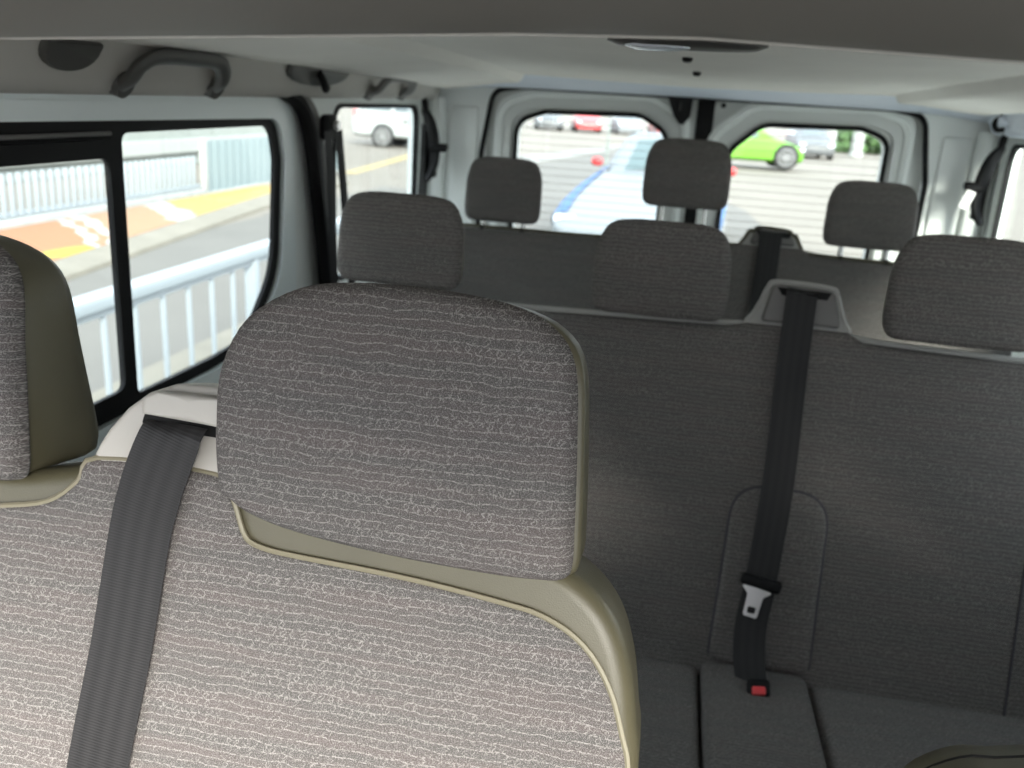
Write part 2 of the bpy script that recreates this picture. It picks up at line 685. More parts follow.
def side(sign, nm_wall, nm_door, nm_win, nm_q):
    xw = XL if sign < 0 else XR
    o_ = -1 if sign < 0 else 1

    def pl(a0, a1):
        return lambda a, b, t: Vector((xw + o_ * (a0 + (a1 - a0) * t), a, b))
    def rd(pts, r, seg):
        sh = 0.0 if sign < 0 else 0.38  # right window starts further back, shaped to keep sun off the middle bench
        return rounded([(p[0] + sh, p[1]) if p[0] < 0.65 else p for p in pts], r, seg)
    win = rd(DW, DWR, 6)
    # body side behind the door, and the low part
    yf = 0.30 if sign < 0 else -0.05  # unseen right pillar widened forward to block sun
    wall = plate([(yf, 0.0), (2.88, 0.0), (2.88, 1.36), (1.80, 1.36), (1.80, 0.02), (0.45, 0.02), (0.45, 1.36), (yf, 1.36)], [QWIN], pl(0.0, 0.012), 1)
    w = wall.make(nm_wall, PANEL, smooth=0, kind='structure')
    door = plate([(0.455, 0.025), (1.82, 0.025), (1.82, 1.245), (0.455, 1.245)], [win], pl(-0.01, 0.006), 1)
    d = door.make(nm_door, PAINT, smooth=0, kind='structure')
    # raised lip round the window opening
    lip = ring_frame(resample(rd([(0.48, 1.232), (1.775, 1.232), (1.80, 1.12), (1.775, 0.87), (1.62, 0.725), (1.44, 0.715), (0.48, 0.725)], [0.03, 0.06, 0.05, 0.16, 0.12, 0.05, 0.03], 6), 0.05),
                     win, pl(-0.014, -0.006))
    lip.make('window_surround', PAINT, d, smooth=30)
    # upper body rail above the door
    G().box((xw + o_ * 0.03, 1.12, 1.305), (0.05, 1.36, 0.11)).make('roof_rail', PANEL, w, smooth=0)
    # sliding window: black outer frame, rear fixed pane, front sash
    inner_rear = rounded([(1.228, 1.186), (1.722, 1.189), (1.738, 1.12), (1.715, 0.895), (1.585, 0.778), (1.45, 0.772), (1.222, 0.776)],
                         [0.018, 0.05, 0.05, 0.15, 0.11, 0.05, 0.012], 6)
    inner_front = rd([(0.61, 1.158), (1.194, 1.158), (1.190, 0.790), (0.61, 0.790)], 0.02, 4)
    wf = plate(win, [inner_rear, inner_front], pl(-0.004, 0.0045), 1).make(nm_win, BLK, smooth=30, kind='structure')
    plate(inner_rear, [], pl(0.001, 0.003), 1).make('rear_pane', GLASS, wf, smooth=0)
    sash = plate(rd([(0.57, 1.178), (1.216, 1.178), (1.212, 0.770), (0.57, 0.770)], 0.02, 4),
                 [rd([(0.62, 1.152), (1.188, 1.152), (1.184, 0.797), (0.62, 0.797)], 0.022, 5)], pl(-0.010, -0.003), 1)
    s = sash.make('sliding_sash', BLK, wf, smooth=30)
    plate(rd([(0.615, 1.157), (1.192, 1.157), (1.188, 0.792), (0.615, 0.792)], 0.02, 4), [], pl(-0.008, -0.005), 1).make('front_pane', GLASS, s, smooth=0)
    G().tube([(xw + o_ * -0.012, 0.6 if sign < 0 else 0.98, 1.187), (xw + o_ * -0.012, 1.19, 1.187)], 0.003, 8).make('guide_rail', MIDPLA, wf)
    # quarter window
    q_in = scale_outline(QWIN, 0.010)
    qf = plate(QWIN, [q_in], pl(-0.004, 0.010), 1).make(nm_q, BLK, smooth=30, kind='structure')
    plate(q_in, [], pl(0.004, 0.008), 1).make('pane', GLASS, qf, smooth=0)
    return xw, o_


side(-1, 'wall_left', 'door_3', 'window_1', 'window_2')
side(1, 'wall_right', 'door_4', 'window_3', 'window_4')

# sliding door edge: rubber seal and dark pillar trim, both sides
for nm, xw, o_ in (('trim_1', XL, -1), ('trim_2', XR, 1)):
    path = catmull([(xw - o_ * 0.005, 1.68, 1.272), (xw - o_ * 0.012, 1.74, 1.262), (xw - o_ * 0.025, 1.81, 1.236), (xw - o_ * 0.025, 1.862, 1.18),
                    (xw - o_ * 0.025, 1.90, 1.05), (xw - o_ * 0.025, 1.94, 0.88), (xw - o_ * 0.025, 1.965, 0.70), (xw - o_ * 0.025, 1.97, 0.30)], 6)
    seal = G().tube(path, 0.017, 10)
    s = seal.make(nm, BLK, kind='structure')
    G().tube([(p.x + o_ * 0.008, p.y + 0.047, p.z - 0.004) for p in path[6:]], 0.019, 10).make('pillar_trim', MIDPLA, s)
    G().tube([(p.x - o_ * 0.006, p.y + 0.018, p.z - 0.002) for p in path[8:]], 0.008, 8).make('seal_lip', GREYP, s)

# rear wall round the door opening
OPEN = rounded([(-0.655, 0.10), (0.690, 0.10), (0.690, 1.10), (0.655, 1.292), (0.56, 1.307), (-0.53, 1.307), (-0.625, 1.292), (-0.655, 1.10)],
               [0.02, 0.02, 0.1, 0.05, 0.03, 0.03, 0.05, 0.1], 5)
wb_ = plate([(-0.90, 0.0), (0.93, 0.0), (0.93, 1.37), (-0.90, 1.37)], [OPEN], lambda a, b, t: Vector((a, YB - 0.02 + 0.06 * t, b)), 1)
wall_back = wb_.make('wall_back', PANEL, smooth=0, kind='structure')
G().tube([(p.x, YB - 0.022, p.y) for p in OPEN], 0.008, 8, closed=True).make('opening_seal', BLK, wall_back)
# vertical creases of the rear corner panels
for x in (-0.80, 0.83):
    G().tube([(x, YB - 0.03, 0.6), (x, YB - 0.03, 1.26)], 0.028, 10).make('corner_moulding', PANEL, wall_back)
for x in (-0.71, 0.755):
    G().box((x, YB - 0.024, 0.85), (0.085, 0.02, 0.78), 0.012).make('pillar_cover', PANEL, wall_back)


def rear_door(nm, x0, x1, win, hinge):
    def at(d0, d1):
        return lambda a, b, t: Vector((a, YB + d0 + (d1 - d0) * t, b))
    out = [(x0, 0.105), (x1, 0.105), (x1, 1.30), (x0, 1.30)]
    d = plate(out, [win], at(0.015, 0.05), 1).make(nm, PANELD, smooth=0, kind='structure')
    big = [Vector(p) for p in win]

    def grow(k):
        return scale_outline(big, -k)
    # stepped mouldings round the glass
    plate(grow(0.075), [grow(0.050)], at(-0.004, 0.016), 1).make('outer_moulding', PANEL, d, smooth=30)
    plate(grow(0.050), [grow(0.022)], at(0.004, 0.016), 1).make('inner_moulding', PANELD, d, smooth=30)
    G().tube([(p.x, YB + 0.000, p.y) for p in grow(0.062)], 0.010, 8, closed=True).make('moulding_bead', PANEL, d)
    G().tube([(p.x, YB + 0.008, p.y) for p in grow(0.006)], 0.007, 8, closed=True).make('glass_seal', BLK, d)
    g = plate(grow(0.004), [], at(0.026, 0.030), 1)
    g.make('heated_pane', GLASSH, d, smooth=0)
    return d


WL = rounded([(-0.545, 0.62), (-0.082, 0.62), (-0.082, 1.19), (-0.165, 1.239), (-0.46, 1.230), (-0.545, 1.20)], [0.05, 0.05, 0.06, 0.09, 0.03, 0.06], 6)
WR = rounded([(0.118, 0.62), (0.566, 0.62), (0.566, 1.215), (0.49, 1.240), (0.21, 1.234), (0.118, 1.15)], [0.05, 0.05, 0.05, 0.04, 0.08, 0.09], 6)
d1 = rear_door('door_1', -0.65, 0.016, WL, -1)
d2 = rear_door('door_2', 0.050, 0.685, WR, 1)
t3 = G().box((0.033, YB + 0.03, 0.70), (0.052, 0.05, 1.24), 0.006).make('trim_3', BLK, smooth=30, kind='structure')
# black wedge shaped latch cover at the top of the left rear door
lc = [(-0.086, 1.307), (-0.008, 1.307), (-0.012, 1.25), (-0.030, 1.226), (-0.042, 1.226), (-0.062, 1.25)]
lt = thing('latch_cover', (-0.045, YB - 0.01, 1.22), 'black wedge shaped latch cover hanging above the gap between the rear windows', 'latch cover')
plate(rounded(lc, 0.006, 3), [], lambda a, b, t: Vector((a, YB - 0.035 + 0.045 * t, b)), 1).make('housing', BLK, lt, smooth=30)
G().tube([(-0.045, YB - 0.037, 1.29), (-0.045, YB - 0.037, 1.262)], 0.006, 8).make('catch', BLKG, lt)
tag(G().tube([(0.083, YB - 0.012, 1.288), (0.083, YB + 0.006, 1.288)], 0.008, 10).make('rubber_stop', BLK), 'tiny black rubber stop above the right rear window corner', 'stop')

# ------------------------------------------------------------------ ceiling, coves, overhead console
sect = [(-0.93, 0.012), (-0.80, 0.006), (-0.79, -0.034), (-0.765, -0.044), (-0.70, -0.036), (-0.60, -0.020), (-0.538, -0.014), (-0.518, 0.007), (-0.495, 0.008), (-0.30, 0.004), (0.0, 0.0)]
sect = sect + [(-x, z * (0.62 if z < -0.005 else 1.0)) for x, z in sect[:-1][::-1]]
stations = [(-0.45, 1.352), (0.3, 1.354), (1.0, 1.354), (1.7, 1.349), (2.2, 1.342), (2.6, 1.334), (2.72, 1.330)]
rings = []
for y, zc in stations:
    low = [(XM + x, y, zc + z) for x, z in sect]
    top = [(XM + x, y, 1.42) for x, z in sect[::-1]]
    rings.append(low + top)
ceil = G().loft(rings).make('ceiling', HEAD, smooth=40, kind='structure')
# rear header: a rolled band sloping down to the rear doors
prof = [(2.69, 1.337), (2.72, 1.327), (2.77, 1.313), (2.815, 1.304), (2.845, 1.302), (2.87, 1.312), (2.87, 1.42), (2.69, 1.42)]
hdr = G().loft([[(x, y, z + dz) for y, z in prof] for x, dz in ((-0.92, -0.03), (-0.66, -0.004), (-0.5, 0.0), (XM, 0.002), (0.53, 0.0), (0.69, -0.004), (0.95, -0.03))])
hdr.make('trim_4', SKYTRIM, smooth=50, kind='structure')

for nm, o_, xw in (('trim_5', -1, XL), ('trim_6', 1, XR)):
    sec = [(0.085, 1.340), (0.082, 1.318), (0.074, 1.306), (0.050, 1.262), (0.040, 1.246), (0.025, 1.239), (-0.01, 1.238), (-0.01, 1.26), (-0.01, 1.34)]
    ys = [0.30, 1.0, 1.8, 2.5, 2.80]
    cv = G().loft([[(xw - o_ * a, y, z + 0.012 * max(0, (y - 0.9) / 1.9)) for a, z in sec] for y in ys])
    cv.make(nm, COVE if o_ < 0 else SKYTRIM, smooth=40, kind='structure')  # right cove carries the skylight blue in its colour


def cove_pt(y, s, out=0.0, o_=-1, xw=XL):
    """a point on the sloped cove face: s from 0 (lower lip) to 1 (upper edge), out from the face"""
    a = 0.040 + (0.074 - 0.040) * s
    z = 1.246 + (1.306 - 1.246) * s + 0.012 * max(0, (y - 0.9) / 1.9)
    nx, nz = 0.87, -0.49
    return Vector((xw - o_ * (a + nx * out), y, z + nz * out))


def grab_handle(y0, y1, label, m=HANDLE, dep=0.022):
    t = thing('grab_handle', cove_pt((y0 + y1) / 2, 0.0), label, 'grab handle', 'grab handles on the side cove')
    rec = [cove_pt(y0 - 0.03 + (y1 - y0 + 0.06) * i / 14, 0.05 + 0.95 * math.sin(math.pi * i / 14) ** 0.5, 0.003) for i in range(15)]
    L = y1 - y0
    pts = [cove_pt(y0, 0.12, 0.0), cove_pt(y0 - 0.012, 0.45, dep * 0.8), cove_pt(y0 - 0.008, 0.80, dep), cove_pt(y0 + 0.13 * L, 1.0, dep),
           cove_pt(y1 - 0.34 * L, 1.0, dep), cove_pt(y1 - 0.17 * L, 0.80, dep), cove_pt(y1 - 0.08 * L, 0.45, dep * 0.8), cove_pt(y1, 0.12, 0.0)]
    path = catmull(pts, 6)
    G().tube(path, 0.0140, 12, flat=0.7, ref=(0.87, 0, -0.49)).make('grip', m, t)
    for y in (y0, y1):
        G().tube([cove_pt(y, 0.16, -0.004), cove_pt(y, 0.16, 0.010)], [0.021, 0.018], 14).make('foot', m, t)
    return t


grab_handle(1.175, 1.43, 'dark grey grab handle on the side cove above the sliding window')
grab_handle(2.18, 2.44, 'small grey grab handle at the cove above the left quarter window', MIDPLA, 0.026)


def cove_cap(y0, y1, s0, s1, label, hook=False):
    t = thing('cove_cap', cove_pt((y0 + y1) / 2, s0), label, 'trim cap')
    n = 12
    out = [(y0, s1), (y1, s1)] + [((y0 + y1) / 2 + (y1 - y0) / 2 * math.cos(math.pi * k / n), s1 - (s1 - s0) * math.sin(math.pi * k / n) ** 0.7) for k in range(1, n)]
    ring = rounded(out, 0.004, 2)
    c = Vector(((y0 + y1) / 2, (s0 + s1) / 2))
    lo = [cove_pt(p.x, p.y, -0.003) for p in ring]
    hi = [cove_pt(p.x, p.y, 0.005) for p in ring]
    hi2 = [cove_pt(c.x + (p.x - c.x) * 0.93, c.y + (p.y - c.y) * 0.92, 0.009) for p in ring]
    G().loft([lo, hi, hi2]).make('cover', HANDLE, t, smooth=50)
    if hook:
        yb = y0 + (y1 - y0) * 0.45
        G().tube(catmull([cove_pt(yb, 0.85, 0.0), cove_pt(yb, 0.7, 0.022), cove_pt(yb + 0.02, 0.45, 0.028), cove_pt(yb + 0.05, 0.42, 0.018)], 5), 0.008, 8).make('hook', BLK, t)
    return t


cove_cap(0.985, 1.095, 0.42, 1.0, 'dark half round cap in the cove just ahead of the large grab handle')
cove_cap(1.66, 1.98, 0.35, 0.98, 'dark recess cap holding a hook on the cove behind the large handle', True)
# hook above the right quarter window
hk = thing('coat_hook', (0.80, 2.66, 1.27), 'small dark coat hook on the pale cove above the right quarter window', 'hook')
G().box(cove_pt(2.66, 0.62, 0.004, 1, XR), (0.03, 0.05, 0.022), 0.008).make('hook_plate', SKYTRIM, hk)
G().tube(catmull([cove_pt(2.66, 0.75, 0.0, 1, XR), cove_pt(2.65, 0.68, 0.024, 1, XR), cove_pt(2.65, 0.40, 0.026, 1, XR), cove_pt(2.64, 0.3, 0.012, 1, XR)], 5), 0.007, 8).make('hook', BLK, hk)

# overhead storage shelf at the windscreen header
con = thing('overhead_shelf', (XM, 0.2, 1.30), 'dark grey textured overhead shelf running across the van above the front seats', 'shelf')
sec = [(-0.30, 1.36), (-0.28, 1.332), (0.05, 1.312), (0.235, 1.3035), (0.245, 1.2995), (0.36, 1.2925), (0.395, 1.2925), (0.41, 1.300), (0.415, 1.36)]
G().loft([[(x, y, z + dz - 0.0045) for y, z in sec] for x, dz in ((-0.86, -0.016), (-0.55, -0.010), (-0.33, -0.005), (-0.08, 0.0085), (0.0, 0.0105), (0.12, 0.0075), (0.4, 0.007), (0.88, -0.005))]).make('tray', CONS, con, smooth=35)
G().tube([(-0.86, 0.409, 1.2755), (-0.55, 0.409, 1.2815), (-0.33, 0.409, 1.2865), (-0.08, 0.409, 1.3000), (0.0, 0.409, 1.3020), (0.12, 0.409, 1.2990), (0.4, 0.409, 1.2985), (0.88, 0.409, 1.2865)], 0.0035, 8).make('edge_lip', CONSL, con)

# ceiling lamp and plugs
cl = thing('ceiling_lamp', (-0.03, 1.20, 1.354), 'flat oval dome lamp with a bright lens on the ceiling behind the shelf', 'ceiling lamp')
G().loft([[(-0.02 + (0.10 + k) * math.cos(a) * sc_, 1.20 + (0.055 + k * 0.5) * math.sin(a) * sc_, 1.356 - d) for a in [2 * math.pi * i / 28 for i in range(28)]]
          for k, d, sc_ in ((0, 0, 1), (0, 0.008, 1), (0, 0.013, 0.86))]).make('bezel', HANDLE, cl)
G().loft([[(-0.055 + 0.042 * math.cos(a) * sc_, 1.185 + 0.026 * math.sin(a) * sc_, 1.345 - d) for a in [2 * math.pi * i / 20 for i in range(20)]]
          for d, sc_ in ((0, 1), (0.004, 0.95), (0.007, 0.6))]).make('lens', LAMP, cl)
tag(G().loft([[(-0.022 + 0.009 * math.cos(a) * s_, 1.56 + 0.014 * math.sin(a) * s_, 1.352 - d) for a in [2 * math.pi * i / 14 for i in range(14)]] for d, s_ in ((0, 1), (0.007, 0.9), (0.009, 0.5))]).make('ceiling_plug', BLK),
    'small dark plug in the headliner just behind the dome lamp', 'plug')
tag(G().loft([[(-0.005 + 0.009 * math.cos(a) * s_, 1.98 + 0.014 * math.sin(a) * s_, 1.346 - d) for a in [2 * math.pi * i / 14 for i in range(14)]] for d, s_ in ((0, 1), (0.007, 0.9), (0.009, 0.5))]).make('ceiling_plug', BLK),
    'small dark plug in the headliner near the rear header band', 'plug')

# front of the cabin, below the windscreen
G().box((XM, -0.78, 0.42), (1.85, 0.06, 0.84), 0.02).make('wall_front', MIDPLA, smooth=30, kind='structure')

# ------------------------------------------------------------------ seats
K = 0.88
FF = Frame((0, 0.66 * K, CAM_Z - 0.37 * K), 16)
FH = Frame((0, 0.64 * K, CAM_Z - 0.35 * K), 10)
MF = Frame((0, 1.43, 0.935), 20)
MH = Frame((0, 1.40, 0.95), 8)
RF = Frame((0, 2.20, 0.955), 20)
RH = Frame((0, 2.18, 0.97), 8)


def kk(pts, k=K):
    return [Vector((a * k, b * k)) for a, b in pts]


def path3(fr, pts, n):
    return [fr.p(p[0], p[1], n) for p in pts]


def headrest(parent, fr, outline, depth, rf=0.016, bulge=0.008, posts=None, deform=None, taper=0.45, name='headrest', shift=0.0):
    cx = sum(p.x for p in outline) / len(outline)
    shell = pad(fr, [Vector((p.x + shift, p.y)) for p in scale_outline(outline, 0.0025)], -0.016, -depth, 0.006, 0.045, 0.0, deform=deform, taper=taper)
    h = shell.make(name, VIN, parent, smooth=180)
    face = pad(fr, outline, 0.0, -0.022, rf, 0.004, bulge, deform=deform)
    face.make('fabric_face', FAB, h, smooth=180)
    if posts:
        for pu, w0, w1 in posts:
            G().tube([fr.p(pu, w0, -depth * 0.5), fr.p(pu, w1, -depth * 0.5)], 0.0065, 12).make('headrest_post', CHROMEP, h)
            G().tube([fr.p(pu, w0 - 0.004, -depth * 0.5), fr.p(pu, w0 + 0.014, -depth * 0.5)], [0.016, 0.012], 12).make('post_guide', BLK, h)
    return h


# ---- front bench
fb = thing('front_bench_seat', (-0.45 * K, 0.35, 0.0), 'grey striped fabric double front bench seat nearest the camera with olive vinyl edges', 'bench seat')
shell_o = [(-0.97, -0.60), (-0.97, -0.06), (-0.93, -0.012), (-0.86, 0.004), (-0.60, 0.006), (-0.53, 0.020), (-0.505, 0.034), (-0.34, 0.034), (-0.30, 0.014), (-0.20, 0.012), (-0.12, 0.006), (-0.066, -0.006), (-0.034, -0.024), (-0.012, -0.050),
           (0.003, -0.088), (0.012, -0.132), (0.018, -0.17), (0.022, -0.30), (0.022, -0.60)]
sk = kk(shell_o)
so = sk[:4] + [Vector((p.x, p.y)) for p in catmull([(p.x, p.y, 0) for p in sk[4:-1]], 5)] + [sk[-1]]
so = resample(so, 0.012)
fb_back = pad(FF, so, -0.001, -0.115, 0.016, 0.04, 0.0, centre=(-0.42 * K, -0.28 * K)).make('backrest_shell', VIN, fb, smooth=180)
panel_o = [(-0.95, -0.58), (-0.95, -0.10), (-0.92, -0.055), (-0.80, -0.050), (-0.68, -0.040), (-0.601, -0.026), (-0.549, -0.014), (-0.52, 0.009), (-0.502, 0.033), (-0.384, 0.034), (-0.366, 0.014), (-0.356, -0.008), (-0.351, -0.017), (-0.344, -0.023), (-0.327, -0.027),
           (-0.298, -0.029), (-0.216, -0.032), (-0.159, -0.036), (-0.102, -0.042), (-0.079, -0.046), (-0.052, -0.057), (-0.029, -0.076), (-0.011, -0.104), (0.001, -0.136), (0.009, -0.163), (0.017, -0.24), (0.018, -0.58)]
po = catmull([(a, b, 0) for a, b in [tuple(p) for p in kk(panel_o[2:])]], 4) + [Vector((-0.95 * K, -0.58 * K, 0)), Vector((-0.95 * K, -0.09 * K, 0))]
po = resample([Vector((p.x, p.y)) for p in po], 0.02)


def fr_def(u, w):
    e = max(0.0, -0.03 - w)
    return 0.010 * math.sin(min(1.0, e / 0.15) * math.pi / 2)


pd = pad(FF, po, 0.006, -0.010, 0.007, 0.004, 0.0, centre=(-0.42 * K, -0.28 * K), inner=14)
pd.make('fabric_panel', FAB, fb_back, smooth=180)
pipe = [p for p in po if p.y > -0.55 * K and p.x > -0.90 * K]
G().tube(path3(FF, pipe, 0.0025), 0.0024, 6).make('piping', WELT, fb_back)
# bench cushion and base
cuF = Frame((0, 0.12, 0.46), -84)
cu = pad(cuF, rounded([(-0.85, -0.05), (0.02, -0.05), (0.02, 0.42), (-0.85, 0.42)], 0.05, 4), 0.0, -0.13, 0.04, 0.02, 0.01)
G().box((-0.415, 0.22, 0.42), (0.87, 0.48, 0.14), 0.045, 4).make('cushion', FAB, fb, smooth=60)
G().box((-0.415, 0.22, 0.175), (0.80, 0.40, 0.35), 0.02).make('seat_base', MIDPLA, fb, smooth=30)

hr_o = [(-0.376, 0.010), (-0.382, 0.064), (-0.379, 0.118), (-0.359, 0.163), (-0.318, 0.191), (-0.269, 0.2005), (-0.201, 0.202), (-0.134, 0.196), (-0.092, 0.181), (-0.070, 0.151), (-0.062, 0.087), (-0.057, 0.013), (-0.056, -0.016), (-0.062, -0.0275),
        (-0.085, -0.031), (-0.13, -0.0325), (-0.218, -0.030), (-0.30, -0.022), (-0.345, -0.0115), (-0.366, 0.000)]
ho = [Vector((p.x, p.y)) for p in catmull([(a * K, b * K, 0) for a, b in hr_o], 4, closed=True)]


def hr_def(u, w):
    a = max(0.0, w - 0.10 * K)
    return -1.6 * a * a


headrest(fb, FH, ho, 0.105, rf=0.018, bulge=0.010, posts=[(-0.29 * K, -0.07, 0.0), (-0.14 * K, -0.07, 0.0)], deform=hr_def, shift=0.007)
ho2 = [Vector((p.x - 0.515 * K, p.y + 0.013)) for p in ho]
headrest(fb, FH, ho2, 0.143, rf=0.018, bulge=0.010, posts=[(-0.29 * K - 0.46, -0.07, 0.0), (-0.14 * K - 0.46, -0.07, 0.0)], deform=hr_def)
# belt outlet between the two headrests
arch = kk([(-0.510, 0.028), (-0.503, 0.045), (-0.495, 0.060), (-0.478, 0.082), (-0.458, 0.099), (-0.432, 0.110), (-0.39, 0.112), (-0.36, 0.106), (-0.335, 0.088), (-0.320, 0.060), (-0.312, 0.028)])
ao = resample(rounded(arch, 0.006, 2), 0.008)
bg = pad(FF, ao, 0.004, -0.06, 0.006, 0.015, 0.0).make('belt_outlet', PLA, fb, smooth=60)
lipo = rounded(kk([(-0.452, 0.081), (-0.452, 0.096), (-0.440, 0.103), (-0.37, 0.104), (-0.36, 0.096), (-0.36, 0.077)]), 0.003, 3)
pad(FF, resample(lipo, 0.006), 0.021, -0.004, 0.006, 0.002).make('outlet_lip', PLA, bg, smooth=60)
sl = rounded(kk([(-0.460, 0.071), (-0.455, 0.090), (-0.446, 0.082), (-0.37, 0.079), (-0.37, 0.066), (-0.452, 0.068)]), 0.002, 2)
pad(FF, resample(sl, 0.006), 0.0055, -0.004, 0.001, 0.001).make('outlet_slot', SLOT, bg, smooth=30)

# ---- driver seat shoulder, at the lower right
DF = Frame((0.022, 0.44, 0.915), 14)
ds = thing('driver_seat', (0.42, 0.25, 0.0), 'driver seat showing only its olive vinyl shoulder at the bottom right corner', 'seat')
do = [Vector((p.x, p.y)) for p in catmull([(a, b, 0) for a, b in [(0.145, -0.60), (0.140, -0.20), (0.143, -0.06), (0.158, -0.022), (0.185, -0.002), (0.215, 0.004), (0.28, 0.026), (0.36, 0.085), (0.44, 0.10), (0.54, 0.085), (0.66, 0.050), (0.74, 0.00), (0.768, -0.08), (0.775, -0.20), (0.775, -0.60)]], 4, closed=True)]  # unseen top and outer side raised and widened to block sun
db = pad(DF, do, 0.0, -0.11, 0.03, 0.045, centre=(0.42, -0.25)).make('backrest_shell', VIN, ds, smooth=180)
dp = scale_outline(do, 0.055)
pad(DF, dp, 0.006, -0.01, 0.006, 0.004, centre=(0.42, -0.27)).make('fabric_panel', FAB, db, smooth=180)
G().tube([DF.p(p.x, p.y, -0.060) for p in scale_outline(do, 0.002)], 0.0025, 6, closed=True).make('welt_seam', BLK, db)
dh = [Vector((p.x + 0.215 * K + 0.44, p.y + 0.03)) for p in ho]
headrest(ds, Frame((0, 0.44, 0.955), 10), dh, 0.105, deform=None, posts=[(0.37, -0.05, 0.03), (0.51, -0.05, 0.03)])
G().box((0.42, 0.08, 0.42), (0.53, 0.46, 0.14), 0.045, 4).make('cushion', FAB, ds, smooth=60)
G().box((0.42, 0.10, 0.175), (0.46, 0.38, 0.35), 0.02).make('seat_base', MIDPLA, ds, smooth=30)


def hr_outline(cx, w0, w1, hw, lean=0.0):
    h = w1 - w0
    pts = [(-hw * 0.86, 0.0), (-hw * 0.99, 0.12 * h), (-hw, 0.45 * h), (-hw * 0.97, 0.72 * h), (-hw * 0.82, 0.93 * h), (-hw * 0.5, h * 0.995), (0, h), (hw * 0.5, h * 0.995), (hw * 0.82, 0.93 * h), (hw * 0.97, 0.72 * h),
           (hw, 0.45 * h), (hw * 0.99, 0.12 * h), (hw * 0.86, 0.0), (hw * 0.5, -0.012 * h), (0, -0.02 * h), (-hw * 0.5, -0.012 * h)]
    return [Vector((cx + p.x, w0 + p.y)) for p in catmull([(a, b, 0) for a, b in pts], 3, closed=True)]


